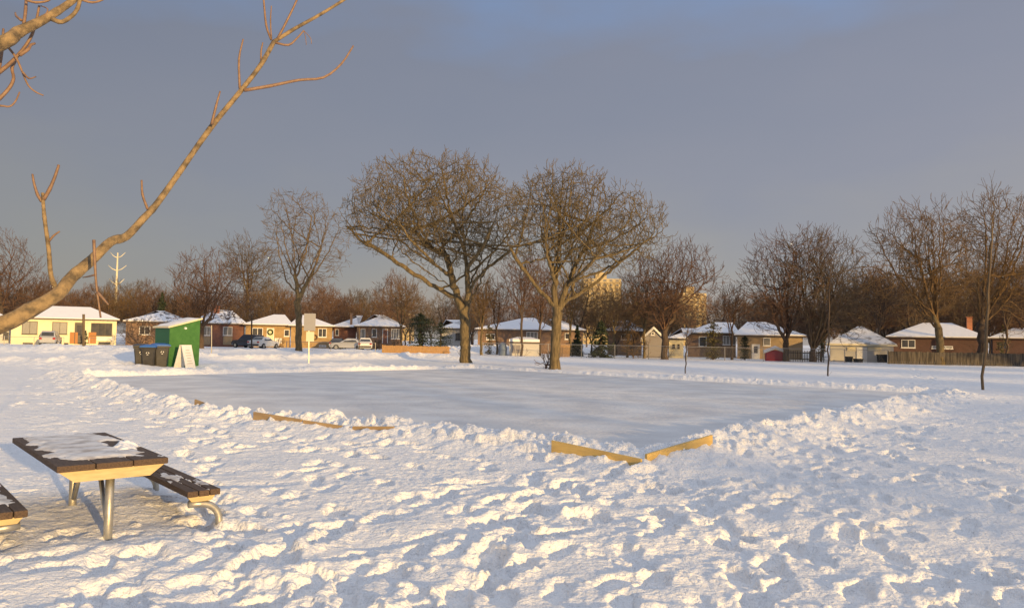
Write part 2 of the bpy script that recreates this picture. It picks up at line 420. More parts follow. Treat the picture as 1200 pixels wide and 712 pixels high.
    for i in range(150):
        t = rs.rand(); x = -6.3+4.6*t+rs.randn()*.05; y = 15.2-2.7*t+rs.randn()*.14; s = .04+.09*rs.rand()**1.5; clod(x, y, s, s*rs.uniform(.4, .8))
    V = np.stack([X, Y, Z], -1).reshape(-1, 3)
    idx = np.arange(nr*nth).reshape(nr, nth)
    a = idx[:-1, :]; b = idx[1:, :]; a2 = np.roll(a, -1, 1); b2 = np.roll(b, -1, 1)
    Fq = np.stack([a, b, b2, a2], -1).reshape(-1, 4)[:, ::-1]
    V = np.vstack([V, [[0, 0, 0]]]); c = len(V)-1
    ft = np.stack([np.full(nth, c), idx[0], np.roll(idx[0], -1)], -1)[:, ::-1]
    me = bpy.data.meshes.new('snow_ground')
    me.vertices.add(len(V)); me.vertices.foreach_set('co', V.astype(np.float32).ravel())
    nl = Fq.size+ft.size; me.loops.add(nl)
    me.loops.foreach_set('vertex_index', np.concatenate([Fq.ravel(), ft.ravel()]).astype(np.int32))
    npoly = len(Fq)+len(ft); me.polygons.add(npoly)
    st = np.concatenate([np.arange(len(Fq))*4, len(Fq)*4+np.arange(len(ft))*3]).astype(np.int32)
    me.polygons.foreach_set('loop_start', st)
    me.polygons.foreach_set('use_smooth', np.ones(npoly, bool))
    me.update(calc_edges=True); me.validate()
    me.materials.append(M['snow'])
    o = bpy.data.objects.new('snow_ground', me); COL.objects.link(o); o['kind'] = 'structure'
    return o
build_ground()

def build_rink():
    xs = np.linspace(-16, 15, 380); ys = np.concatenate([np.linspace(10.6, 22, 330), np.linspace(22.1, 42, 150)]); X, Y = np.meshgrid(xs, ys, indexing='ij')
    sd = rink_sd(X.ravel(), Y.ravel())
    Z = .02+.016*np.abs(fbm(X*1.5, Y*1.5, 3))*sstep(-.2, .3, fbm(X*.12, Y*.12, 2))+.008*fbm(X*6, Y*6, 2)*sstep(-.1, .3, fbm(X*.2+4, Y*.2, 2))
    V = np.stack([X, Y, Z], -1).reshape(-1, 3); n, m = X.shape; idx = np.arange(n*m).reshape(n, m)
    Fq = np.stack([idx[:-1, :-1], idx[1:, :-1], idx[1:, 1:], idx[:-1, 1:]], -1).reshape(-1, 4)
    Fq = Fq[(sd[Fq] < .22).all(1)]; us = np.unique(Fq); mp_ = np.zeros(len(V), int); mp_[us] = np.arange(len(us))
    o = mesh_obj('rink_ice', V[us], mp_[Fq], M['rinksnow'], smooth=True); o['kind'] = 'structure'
build_rink()
def zat(x, y): return float(base_height(np.array([float(x)]), np.array([float(y)]))[0])

# ------------------------------------------------------------------ trees
def ring_mesh(name, pos, par, rad, sel, sides, matl, parent, mainchild):
    """tube mesh over the nodes in sel (each node = the segment from its parent to it)"""
    n = len(pos); tan = np.zeros((n, 3)); has = par >= 0
    tan[has] = pos[has]-pos[par[has]]
    tan[~has] = (0, 0, 1)
    tan /= np.linalg.norm(tan, axis=1, keepdims=True)+1e-9
    t2 = tan.copy(); mc = mainchild >= 0; t2[mc] += tan[mainchild[mc]]; t2 /= np.linalg.norm(t2, axis=1, keepdims=True)+1e-9
    ref = np.array([.31, .92, .17]); ref /= np.linalg.norm(ref)
    def rings(c, t, r):
        u = np.cross(t, ref); u /= np.linalg.norm(u, axis=1, keepdims=True)+1e-6; v = np.cross(t, u)
        a = np.arange(sides)*2*np.pi/sides
        return c[:, None, :]+r[:, None, None]*(u[:, None, :]*np.cos(a)[None, :, None]+v[:, None, :]*np.sin(a)[None, :, None])
    I = np.where(sel & has)[0]
    if len(I) == 0: return None
    ismain = (mainchild[par[I]] == I)
    top = rings(pos[I], t2[I], rad[I])
    p = par[I]
    rb = np.where(ismain, rad[p], np.minimum(rad[I]*1.25, rad[p])); tb = np.where(ismain[:, None], t2[p], tan[I])
    bot = rings(pos[p], tb, rb)
    V = np.concatenate([bot, top], 1).reshape(-1, 3)
    k = np.arange(sides); k2 = (k+1) % sides
    f = np.stack([k, k2, k2+sides, k+sides], -1)
    Fq = (np.arange(len(I))*2*sides)[:, None, None]+f[None]
    Fq = Fq.reshape(-1, 4)
    me = bpy.data.meshes.new(name)
    me.vertices.add(len(V)); me.vertices.foreach_set('co', V.astype(np.float32).ravel())
    me.loops.add(Fq.size); me.loops.foreach_set('vertex_index', Fq.ravel().astype(np.int32))
    me.polygons.add(len(Fq)); me.polygons.foreach_set('loop_start', (np.arange(len(Fq))*4).astype(np.int32))
    me.polygons.foreach_set('use_smooth', np.ones(len(Fq), bool)); me.update(calc_edges=True)
    me.materials.append(matl)
    o = bpy.data.objects.new(name, me); COL.objects.link(o); o.parent = parent
    return o

def colonize(pos, par, attr, step, infl, kill, iters, rs, up=0.0, jit=.12):
    pos = [np.array(p, float) for p in pos]; par = list(par)
    A = attr; alive = np.ones(len(A), bool)
    Pn = np.array(pos); D = np.linalg.norm(A[:, None, :]-Pn[None], axis=2); near = D.argmin(1); dist = D.min(1)
    kids = {}
    for it in range(iters):
        act = alive & (dist < infl)
        if not act.any():
            infl *= 1.3
            if infl > 30: break
            continue
        Pn = np.array(pos); ids = near[act]; v = A[act]-Pn[ids]; v /= np.linalg.norm(v, axis=1, keepdims=True)+1e-9
        acc = np.zeros((len(pos), 3)); np.add.at(acc, ids, v)
        u = np.unique(ids); new = []; newp = []
        for k in u:
            d = acc[k]; l = np.linalg.norm(d)
            if l < 1e-3: d = rs.randn(3); l = np.linalg.norm(d)
            d = d/l+rs.randn(3)*jit+np.array([0, 0, up]); 
            if par[k] >= 0:
                pd = pos[k]-pos[par[k]]; d = d+.35*pd/(np.linalg.norm(pd)+1e-9)
            d /= np.linalg.norm(d)
            ks = kids.setdefault(k, [])
            if len(ks) >= 3 or any(np.dot(d, q) > .9 for q in ks): 
                alive[act & (near == k) & (dist < step*2.2)] = False
                continue
            ks.append(d); new.append(pos[k]+d*step); newp.append(k)
        if not new: 
            if not alive.any(): break
            # drop attractors that can no longer be reached
            alive[act] = False; continue
        b = len(pos); pos += new; par += newp; nw = np.array(new)
        al = np.where(alive)[0]
        DD = np.linalg.norm(A[al][:, None, :]-nw[None], axis=2); mi = DD.argmin(1); md = DD.min(1)
        better = md < dist[al]; near[al[better]] = b+mi[better]; dist[al[better]] = md[better]
        alive[dist < kill] = False
        if not alive.any(): break
    return np.array(pos), np.array(par)

def add_twigs(pos, par, rs, n_tip, ln, up=.3, side_p=.35, segs=2):
    child = np.zeros(len(pos), int); np.add.at(child, par[par >= 0], 1)
    P2 = [pos]; Q2 = [par]; cur = len(pos)
    tips = np.where(child == 0)[0]; others = np.where((child == 1))[0]; others = others[rs.rand(len(others)) < side_p]
    start = np.concatenate([np.repeat(tips, n_tip), others])
    d = pos[start]-pos[np.maximum(par[start], 0)]; d /= np.linalg.norm(d, axis=1, keepdims=True)+1e-9
    prev = start; pp = pos[start]
    for s in range(segs):
        d = d+rs.randn(*d.shape)*(.5 if s == 0 else .3)+np.array([0, 0, up]); d /= np.linalg.norm(d, axis=1, keepdims=True)
        q = pp+d*ln*rs.uniform(.5, 1.2, (len(d), 1)); P2.append(q); Q2.append(prev); prev = np.arange(cur, cur+len(q)); cur += len(q); pp = q
    return np.vstack(P2), np.concatenate(Q2)

POW = 1.22
def radii(pos, par, tip, base, n=2.4):
    r = np.zeros(len(pos)); 
    child = np.zeros(len(pos), int); np.add.at(child, par[par >= 0], 1)
    acc = np.where(child == 0, tip**n, 0.0)
    for i in range(len(pos)-1, 0, -1):
        if par[i] >= 0: acc[par[i]] += acc[i]
    r = acc**(1/n); k = math.log(base/tip)/math.log(max(r[0]/tip, 1.01))
    r = tip*(r/tip)**k
    r = np.maximum(tip, base*(r/base)**POW)
    mc = -np.ones(len(pos), int); best = np.zeros(len(pos))
    for i in range(1, len(pos)):
        p = par[i]
        if p >= 0 and r[i] > best[p]: best[p] = r[i]; mc[p] = i
    return r, mc

def resample(pts, step):
    out = [np.array(pts[0], float)]
    for a, b in zip(pts[:-1], pts[1:]):
        a = np.array(a, float); b = np.array(b, float); n = max(1, int(round(np.linalg.norm(b-a)/step)))
        for i in range(1, n+1): out.append(a+(b-a)*i/n)
    return out

def tree(name, label, group, base, limbs, ells, natt, step, seed, trunk_mat, twig_mat, rb, tip=.007, up=.05, infl=None, kill=None,
         twigs=(2, .35), side_p=.35, iters=140, shell=.5, trunk_thr=None, category='tree', jit=.12, sides=4, flare=1.35, fine=0, extra=0):
    """base: world point. limbs: list of polylines (world points); the first starts at base, others start anywhere on an earlier one.
       ells: ellipsoids (cx,cy,cz,rx,ry,rz) world."""
    rs = np.random.RandomState(seed)
    base = np.array(base, float)
    pos = []; par = []
    for li, pl in enumerate(limbs):
        pts = resample([np.array(p, float) for p in pl], step)
        if li == 0: prev = -1; st = 0
        else:
            Pn = np.array(pos); prev = int(np.linalg.norm(Pn-pts[0], axis=1).argmin()); st = 1
        for i in range(st, len(pts)):
            w = rs.randn(3)*step*.10 if i else 0
            pos.append(pts[i]+w); par.append(prev); prev = len(pos)-1
    nsk = len(pos); cand = [i for i in range(nsk) if pos[i][2] > base[2]+.30*(max(p[2] for p in pos)-base[2])]
    for q in range(extra):
        i = cand[rs.randint(len(cand))]; e = ells[rs.randint(len(ells))]
        d = rs.randn(3); d /= np.linalg.norm(d); d[2] = abs(d[2])*.8+.1
        tgt = np.array(e[:3])+d*np.array(e[3:])*.9; a0 = np.array(pos[i]); v = tgt-a0; ln = np.linalg.norm(v)
        if v[2] < -.1*ln or ln < step*4: continue
        if ln > 6*step*4: tgt = a0+v*(24*step/ln); v = tgt-a0; ln = np.linalg.norm(v)
        out = np.array([v[0], v[1], 0])*.18; mid = a0+v*.5+out-np.array([0, 0, .06*ln])
        prev = i; n_ = max(2, int(ln/step))
        for k_ in range(1, n_+1):
            t_ = k_/n_; p_ = (1-t_)**2*a0+2*t_*(1-t_)*mid+t_*t_*tgt+rs.randn(3)*step*.14
            pos.append(p_); par.append(prev); prev = len(pos)-1
    vol = np.array([e[3]*e[4]*e[5] for e in ells]); cnt = np.maximum(1, (natt*vol/vol.sum()).astype(int)); A = []
    for e, c in zip(ells, cnt):
        d = rs.randn(c, 3); d /= np.linalg.norm(d, axis=1, keepdims=True); rr = rs.rand(c)**(1/3*shell*1.3)
        A.append(np.array(e[:3])+d*rr[:, None]*np.array(e[3:]))
    A = np.vstack(A)
    pos, par = colonize(pos, par, A, step, infl or step*7, kill or step*1.7, iters, rs, up, jit)
    if twigs:
        pos, par = add_twigs(pos, par, rs, twigs[0], twigs[1], up=.25, side_p=side_p)
        if fine: pos, par = add_twigs(pos, par, rs, 2, twigs[1]*.7, up=.3, side_p=fine)
    r, mc = radii(pos, par, tip, rb)
    # root flare
    h = pos[:, 2]-base[2]; r = r*np.where((h < .9) & (r > rb*.6), 1+(flare-1)*np.clip(1-h/.9, 0, 1)**2, 1)
    root = empty(name, tuple(base), label, category, group)
    pos = pos-base
    thr = trunk_thr or rb*.42
    big = r > thr
    ring_mesh('trunk', pos, par, r, big, 9, trunk_mat, root, mc)
    ring_mesh('crown', pos, par, r, ~big, sides, twig_mat, root, mc)
    return root
def E(px, py, rx, ry, D, dz=0, dk=.9):
    c = P(px, py, D+dz); k = D/F; return (c.x, c.y, c.z, rx*k, rx*k*dk, ry*k)
def PL(D, pts):
    out = []
    for p in pts:
        d = p[2] if len(p) > 2 else 0; q = P(p[0], p[1], D+d); out.append((q.x, q.y, q.z))
    return out
def rooted(pl, z=-.15):
    b = pl[0]; return [(b[0], b[1], z)]+pl

# two broad vase-shaped trees by the rink
D1 = 51.0
l0 = rooted(PL(D1, [(545.5, 425), (545, 398), (545, 372)]))
tree('spreading_tree', 'largest bare tree beyond the rink, trunk forked low into two stems, long limb reaching left', None,
     l0[0], [l0, PL(D1, [(545, 372), (538, 352), (530, 330), (524, 300, .8), (512, 270, 1.2), (502, 240, 1.5)]),
             PL(D1, [(545, 372), (549, 345), (547, 315), (544, 285), (542, 250, -.6), (548, 225, -1)]),
             PL(D1, [(536, 350), (520, 342), (504, 333, -.4), (486, 321, -.6), (470, 311, -.8), (447, 295, -.5), (424, 283), (406, 264, .4)]),
             PL(D1, [(549, 345), (557, 328), (570, 314), (590, 300, .5), (607, 285, 1)]),
             PL(D1, [(529, 325), (505, 305, -1.5), (480, 280, -2.5), (465, 255, -3)]),
             PL(D1, [(547, 315), (566, 290, -1.8), (580, 255, -3)]),
             PL(D1, [(524, 300, .8), (505, 290, 2), (480, 265, 3.2)]),
             PL(D1, [(549, 335), (562, 310, 1.8), (572, 270, 3.4)])],
     [E(505, 236, 92, 50, D1), E(445, 256, 46, 40, D1), E(582, 262, 46, 52, D1), E(525, 285, 68, 28, D1), E(540, 215, 50, 30, D1), E(420, 250, 26, 22, D1)],
     5600, .27, 3, M['bark'], M['bark'], .35, tip=.012, infl=1.5, kill=.40, twigs=(2, .32), fine=.03, side_p=.42, iters=230, jit=.2, trunk_thr=.075, shell=.95, extra=38)
D2 = 43.5
l0 = rooted(PL(D2, [(650, 431), (651, 400), (653, 367)]))
tree('spreading_tree', 'second bare spreading tree beyond the rink, the one leaning its crown to the right', None,
     l0[0], [l0, PL(D2, [(653, 367), (650, 345), (651, 318), (654, 290), (655, 255, .5), (650, 230, .8)]),
             PL(D2, [(652, 362), (642, 350), (632, 340), (618, 322), (606, 305, -.4), (598, 290, -.5)]),
             PL(D2, [(653, 364), (664, 352), (684, 342), (706, 325), (730, 305, -.5), (752, 287, -.6)]),
             PL(D2, [(657, 358), (664, 335), (675, 310), (690, 280, 1), (700, 250, 1.5)]),
             PL(D2, [(651, 318), (640, 290, 1.5), (632, 260, 2.2)]),
             PL(D2, [(664, 335), (690, 312, -1.4), (715, 280, -2.2)]),
             PL(D2, [(651, 330), (640, 300, -1.6), (640, 260, -2.4)])],
     [E(662, 243, 62, 46, D2), E(720, 268, 62, 46, D2), E(630, 262, 44, 46, D2), E(690, 290, 55, 28, D2), E(755, 275, 30, 28, D2), E(648, 215, 28, 18, D2)],
     4800, .24, 9, M['bark'], M['bark'], .285, tip=.0104, infl=1.35, kill=.36, twigs=(2, .29), fine=.03, side_p=.42, iters=230, jit=.2, trunk_thr=.06, shell=.95, extra=34)

# tall pale tree at left
D3 = 80.0
l0 = rooted(PL(D3, [(350, 410), (350, 380), (349, 345)]))
tree('tall_tree', 'tall sunlit bare tree behind the road sign left of the rink', None, l0[0],
     [l0, PL(D3, [(349, 345), (345, 310), (343, 280), (348, 245)]), PL(D3, [(349, 345), (336, 330), (328, 300), (322, 260)]),
      PL(D3, [(350, 350), (362, 328), (374, 300, 1), (380, 270, 1)]), PL(D3, [(347, 325), (358, 295, -1), (366, 250, -1)])],
     [E(343, 252, 34, 30, D3), E(335, 290, 28, 40, D3), E(378, 290, 30, 42, D3), E(366, 250, 22, 24, D3)],
     2600, .45, 4, M['bark'], M['barkgrey'], .33, tip=.0145, infl=3.0, kill=.7, twigs=(4, .5), extra=16, side_p=.6, iters=120, up=.12)

# background / mid trees: own mesh each
def simple_tree(name, label, group, px, py, D, fork, ells, natt, step, seed, tm, wm, rb, stems=4, tip=.016, up=.2, twigs=(3, .5), sides=3, spread=.75, side_p=.5, lean=0):
    rs = random.Random(seed)
    b = P(px, py, D); b = Vector((b.x, b.y, 0))
    l0 = rooted(PL(D, [(px, py), (px+lean, fork)]))
    limbs = [l0]; k = D/F
    for i in range(stems):
        e = ells[i % len(ells)]; a = 2*math.pi*i/stems+rs.random()
        tx = e[0]+math.cos(a)*e[2]*.35*spread; ty = e[1]-e[3]*.15; dd = math.sin(a)*e[2]*k*.35
        limbs.append(PL(D, [(px+lean, fork), ((px+lean)*.55+tx*.45, fork*.6+ty*.4+6, dd*.4), (tx, ty, dd)]))
    return tree(name, label, group, l0[0], limbs, [E(*e, D) for e in ells], int(natt*1.25), step*.92, seed, tm, wm, rb*.78, tip=tip, infl=step*8, kill=step*1.7,
                twigs=(twigs[0], twigs[1]), iters=130, up=up, sides=sides, side_p=.7, shell=.8, fine=.12, extra=12)

simple_tree('maple_tree', 'dark bare maple standing over the pale garage behind the fence', None, 779, 421, 73, 388,
            [(788, 340, 52, 46), (800, 325, 40, 36), (760, 335, 28, 36)], 1700, .45, 21, M['barkdark'], M['barkred'], .40, 6, twigs=(3, .55))
simple_tree('maple_tree', 'broad brown bare tree with a V-shaped trunk rising behind the red shed', None, 921, 421, 74, 402,
            [(918, 335, 46, 55), (900, 345, 30, 50), (940, 330, 40, 58)], 1700, .48, 22, M['barkdark'], M['barkred'], .36, 6, up=.3, twigs=(3, .6))
simple_tree('maple_tree', 'many-stemmed bare tree between the red shed and the white garage', None, 952, 424, 73, 412,
            [(965, 335, 48, 58), (985, 350, 36, 50), (945, 320, 30, 45)], 1700, .48, 23, M['barkdark'], M['barkgrey'], .38, 8, up=.3, twigs=(3, .6))
simple_tree('willow_tree', 'golden twigged bare tree leaning left in front of the brick bungalow', None, 1103, 424, 71, 385,
            [(1078, 290, 48, 42), (1045, 315, 36, 50), (1100, 320, 38, 55), (1090, 275, 30, 30)], 1900, .5, 24, M['bark'], M['barkgold'], .42, 6, twigs=(3, .7), lean=-3)
simple_tree('willow_tree', 'tall golden bare tree near the right edge of the photo', None, 1150, 424, 75, 380,
            [(1160, 275, 42, 45), (1190, 290, 40, 50), (1140, 330, 36, 45), (1210, 330, 40, 60)], 1900, .5, 25, M['barkdark'], M['barkgold'], .46, 7, twigs=(3, .7))
simple_tree('bare_tree', 'low spreading dark bare tree behind the green shed', None, 236, 406, 88, 385,
            [(238, 335, 36, 36), (262, 345, 34, 34), (225, 350, 24, 30)], 1500, .5, 26, M['barkdark'], M['barkred'], .36, 6, twigs=(3, .6))
simple_tree('bare_tree', 'bare tree behind the red brick bungalow, its thin crown rising above its neighbours', None, 290, 400, 130, 345,
            [(285, 297, 20, 14), (295, 320, 30, 24)], 700, .7, 27, M['bark'], M['barkgrey'], .35, 4, twigs=(3, .9), tip=.022)
simple_tree('bare_tree', 'bare tree at the left edge behind the cream house', None, 2, 395, 125, 360,
            [(5, 315, 34, 38), (25, 345, 24, 26), (-25, 330, 40, 50)], 1100, .7, 28, M['barkdark'], M['barkred'], .4, 5, twigs=(3, .9), tip=.022)
# slim trees along the chain link fence
for i, (px, D, top, rad, m, lab) in enumerate([
        (611, 76, 300, 26, 'barkred', 'slim bare tree in front of the low grey storage shed'),
        (564, 78, 330, 14, 'barkgold', 'thin pale sunlit trunk just right of the snow pile'),
        (582, 80, 340, 20, 'barkred', 'slim bare tree beside the blue tarp'),
        (633, 80, 315, 22, 'barkred', 'slim bare tree just left of the second spreading trunk'),
        (668, 82, 330, 24, 'barkgold', 'slim bare tree just right of the second spreading trunk'),
        (755, 76, 330, 26, 'barkgold', 'golden bare tree in front of the grey gabled garage'),
        (735, 78, 355, 24, 'barkgold', 'low golden bush-like tree right of the dark spruce'),
        (858, 76, 345, 16, 'barkred', 'slim reddish bare tree in front of the ranch house'),
        (720, 84, 345, 28, 'barkgold', 'golden bare tree right beneath the lit tower'),
        (470, 100, 335, 26, 'barkgold', 'sunlit bare tree right of the brown brick bungalow'),
        (1030, 82, 330, 34, 'barkdark', 'dark bare tree rising behind the white garage roof'),
        (1180, 80, 320, 34, 'barkdark', 'dark bare tree at the right edge behind the board fence')]):
    simple_tree('slim_tree', lab, None, px, 416, D, 385 if px != 611 else 370, [(px, (top+380)/2-6, rad, (380-top)/2), (px+3, top+16, rad*.7, 16)],
                520, .48, 40+i, M['bark'] if m == 'barkgold' else M['barkdark'], M[m], .15, 4, twigs=(3, .5), tip=.014)

# young planted trees in the field
def sapling(px, py, top, label, seed, lean, rb, col):
    b = G(px, py); D = b.y; rs = np.random.RandomState(seed)
    tp = P(px+lean, top, D); pts = [np.array([b.x, b.y, -.1])]
    n = 14
    for i in range(1, n+1):
        t = i/n; pts.append(np.array([b.x+(tp.x-b.x)*t, b.y, (tp.z)*t])+rs.randn(3)*.025)
    pos = list(pts); par = [i-1 for i in range(len(pts))]; hgt = tp.z
    for i in range(5, n+1):
        for s in range(2):
            a = rs.rand()*6.28; ln = hgt*.20*(1.15-i/n)+.25; d = np.array([math.cos(a), math.sin(a), .9+rs.rand()]); d /= np.linalg.norm(d)
            prev = i; p = pos[i]
            for q in range(4):
                d = d+rs.randn(3)*.15+np.array([0, 0, .12]); d /= np.linalg.norm(d); p = p+d*ln/3; pos.append(p); par.append(prev); prev = len(pos)-1
    pos = np.array(pos); par = np.array(par)
    pos, par = add_twigs(pos, par, rs, 2, .22, side_p=.3)
    r, mc = radii(pos, par, .005, rb)
    root = empty('young_tree', (b.x, b.y, -.1), label, 'young tree', 'young trees planted in the field')
    pos = pos-np.array([b.x, b.y, -.1]); trunk = np.zeros(len(pos), bool); trunk[:n+1] = True
    ring_mesh('trunk', pos, par, r, trunk, 7, M[col], root, mc); ring_mesh('crown', pos, par, r, ~trunk, 3, M[col], root, mc)
    return root
sapling(803, 437, 362, 'young staked tree in the field nearest the centre, shortest of three', 61, 4, .032, 'barkdark')
sapling(970, 440, 300, 'thin young tree in front of the white garage', 62, 3, .042, 'barkdark')
sapling(1152, 457, 232, 'tall thin young tree nearest the camera on the right', 63, 12, .052, 'barkgrey')

# far wood behind the houses: five kinds of tree, copied
rsb = random.Random(77); kinds = []
for i in range(6):
    mat_t = ['barkred', 'barkgrey', 'barkred', 'barkgold', 'barkgrey', 'barkred'][i]
    x, y = 0.0, 160.0
    base = (x, y, -.1)
    lim = [[(x, y, -.1), (x, y, 3.0)]]+[[(x, y, 3.0), (x+math.cos(a)*1.6, y+math.sin(a)*1.6, 6), (x+math.cos(a)*2.6, y+math.sin(a)*2.6, 9)] for a in (i, i+1.5, i+3.1, i+4.6)]
    el = [(x, y, 8.2, 4.2, 4.2, 4.0), (x+1.2, y-.5, 10, 3, 3, 3)] if i % 2 else [(x, y, 8, 3.6, 3.6, 4.6), (x-1, y+.6, 6.4, 4, 4, 2.6)]
    kinds.append(tree('background_tree', 'bare brown tree in the wooded band behind the houses', 'bare trees behind the row of houses', base, lim, el, 800, .55, 100+i,
                      M['barkdark'], M[mat_t], .22, tip=.017, infl=4, kill=.95, twigs=(5, .6), iters=90, up=.15, sides=3, side_p=.8, fine=.1))
used = [False]*6
def bgtree(px, D, s, rz, k, zs=1.0, lab=None):
    src = kinds[k]
    if used[k]: o = copy_tree(src)
    else: o = src; used[k] = True
    q = P(px, HOR, D); o.location = (q.x, D, -.1); o.rotation_euler = (0, 0, rz); o.scale = (s, s, s*zs)
    if lab: o['label'] = lab; o['group'] = lab
cnt = 0
def band(x0, x1, n, D0, D1, s0, s1, ks=(0, 1, 2, 4, 5), lab=None):
    for i in range(n):
        px = x0+(x1-x0)*(i+rsb.random()*.8)/n
        bgtree(px, rsb.uniform(D0, D1), rsb.uniform(s0, s1), rsb.random()*6.28, rsb.choice(ks), rsb.uniform(.85, 1.1), lab)
band(-60, 560, 40, 125, 175, .62, .9, lab='bare brown tree standing directly behind the left row of bungalows')
band(60, 240, 9, 118, 130, .6, .75, (3, 0), lab='golden brown bare tree behind the cream house, left of the green shed')
band(-60, 560, 34, 190, 250, .85, 1.25, lab='bare tree in the back line of the wood beyond the left bungalows')
band(540, 1260, 34, 100, 150, .55, .85, lab='bare brown tree behind the houses right of the largest spreading tree')
band(540, 1260, 30, 170, 240, .8, 1.2, lab='bare tree in the far back line of the wood to the right')
band(990, 1260, 26, 92, 125, .72, 1.0, (0, 1, 2, 5), lab='dark bare tree crowding behind the brick bungalow and white garage')
band(850, 1000, 8, 100, 125, .5, .7, (0, 2, 5), lab='low bare tree behind the tan ranch house')
band(690, 800, 8, 90, 105, .42, .6, (3,), lab='low golden bare tree in front of the far lit tower')
band(280, 460, 8, 112, 124, .6, .72, (3, 0, 2), lab='low bare tree just behind the buff brick houses')

# trees and houses of the street along the right side of the park (just outside the photo, they shade the right of the field)
for i, (x, y, s_) in enumerate([(58, 52, 1.0), (55, 38, 1.1), (60, 24, 1.0), (54, 12, .9), (58, 0, 1.1), (50, -12, 1.0), (46, -26, 1.0), (38, -36, 1.1), (52, -40, 1.2), (28, -50, 1.0), (60, -24, 1.2), (66, 16, 1.2), (64, 44, 1.2), (20, -62, 1.1)]):
    o = copy_tree(kinds[i % 6]); o.location = (x, y, -.1); o.rotation_euler = (0, 0, i*1.3); o.scale = (s_, s_, s_*.9)
    o['label'] = 'bare tree along the right side of the park, outside the photo'; o['group'] = 'bare trees along the right side of the park'

# ------------------------------------------------------------------ evergreens and bushes
def conifer(label, px, py, D, h_px, w_px, seed, matl='needle', columnar=False, name='spruce_tree', cat='evergreen tree', group=None, n=2600):
    rs = np.random.RandomState(seed); b = P(px, py, D); k = D/F; hgt = h_px*k; w = w_px*k/2
    root = empty(name, (b.x, b.y, 0), label, cat, group)
    m = MB(); m.tube([(0, 0, -.2), (0, 0, hgt*.95)], [max(.05, w*.09), .01], 6); m.build('trunk', M['barkdark'], root, local=True)
    V = []; Fc = []
    nb = int(n/14)
    for i in range(nb):
        t = rs.rand()**1.15; z = hgt*(.04+.95*t); prof = (1-t)**.8 if not columnar else (min(1, 5*(1-t))*min(1, .6+2*t))
        rr = w*prof*rs.uniform(.6, 1.15)+.04; a = rs.rand()*6.28
        for j in range(14):
            q = (j+rs.rand())/14; r0 = rr*q; aa = a+rs.randn()*.13; c = np.array([math.cos(aa)*r0, math.sin(aa)*r0, z-(0 if columnar else .28*r0)+rs.randn()*.05])
            s = hgt*.035*rs.uniform(.7, 1.5)*(.6 if columnar else 1); d1 = rs.randn(3); d1[2] = d1[2]*.6-(.2 if not columnar else -1); d1 /= np.linalg.norm(d1); d2 = np.cross(d1, rs.randn(3)); d2 /= np.linalg.norm(d2)
            nn = len(V); V += [c-d1*s, c+d2*s*.45, c+d1*s, c-d2*s*.45]; Fc.append((nn, nn+1, nn+2, nn+3))
    mesh_obj('crown', V, Fc, M[matl], root, local=True)
    return root
conifer('dark green spruce right of the second spreading tree trunk', 704, 418, 76, 44, 40, 1)
conifer('smaller dark spruce just left of the large one', 676, 418, 80, 36, 18, 2)
conifer('narrow dark cypress rising behind the green shed', 188, 400, 120, 60, 9, 3, columnar=True, name='cypress_tree')
conifer('dark bushy cedar clump right of the brown brick bungalow', 492, 408, 98, 44, 36, 4, columnar=True, name='cedar_bush', cat='bush', n=3600)
conifer('second dark cedar leaning by the cedar board fence', 516, 408, 96, 34, 30, 5, columnar=True, name='cedar_bush', cat='bush', n=3000)
conifer('dark rounded cedar bush left of the ranch house door', 873, 420, 77, 28, 15, 6, columnar=True, name='cedar_bush', cat='bush')
conifer('olive cedar by the chain link fence left of the ranch house', 836, 420, 75, 44, 26, 7, 'olive', columnar=True, name='cedar_bush', cat='bush', n=1900)
conifer('olive shrub beside the light sheds under the bare trees', 573, 414, 80, 36, 14, 8, 'olive', columnar=True, name='cedar_bush', cat='bush', n=900)
conifer('dark green pine behind the left part of the cream house', 46, 395, 118, 50, 22, 9, name='pine_tree')
conifer('wide dark pine in the wood behind the green shed', 205, 398, 135, 50, 34, 10, name='pine_tree')
conifer('small cone bush by the front door of the cream house', 100, 404, 96, 17, 10, 11, name='cone_bush', cat='bush', n=600)
conifer('bright olive yew among the trees at the right edge', 1176, 415, 84, 44, 18, 12, 'olive', columnar=True, name='cedar_bush', cat='bush', n=600)
conifer('dark yew beside the multi-stemmed tree and the garage', 962, 423, 76, 34, 18, 13, name='cedar_bush', cat='bush', columnar=True, n=900)
def bush(label, px, py, D, w, h, seed, m='barkdark', n=500):
    b = P(px, py, D); k = D/F; W_ = w*k/2; Hh = h*k
    base = (b.x, b.y, -.05)
    lim = [[base, (b.x, b.y, .15)]]+[[(b.x, b.y, .15), (b.x+math.cos(a)*W_*.6, b.y+math.sin(a)*W_*.6, Hh*.5)] for a in (0, 1.1, 2.2, 3.3, 4.4, 5.5)]
    return tree('bare_bush', label, None, base, lim, [(b.x, b.y, Hh*.52, W_, W_, Hh*.5)], n, .26, seed, M[m], M[m], .05, tip=.014, infl=2.5, kill=.4,
                twigs=(4, .3), iters=60, sides=3, category='bush', side_p=.8, trunk_thr=.035)
bush('large brown bare shrub between the cream house and the green shed', 163, 406, 92, 42, 30, 71, 'barkdark', 1100)
bush('low bare shrub in front of the brown brick bungalow', 441, 407, 98, 18, 10, 72)
bush('bare shrub beside the wide window of the brown bungalow', 464, 408, 97, 14, 9, 73)
bush('tangled golden bush right of the spruce by the fence', 742, 420, 75, 30, 30, 74, 'barkgold', 800)
bush('small tuft of stems at the foot of the second spreading tree', 640, 431, 44, 9, 11, 75, 'barkred', 120)
bush('dark shrub by the driveway of the buff brick house', 327, 404, 100, 12, 8, 76)

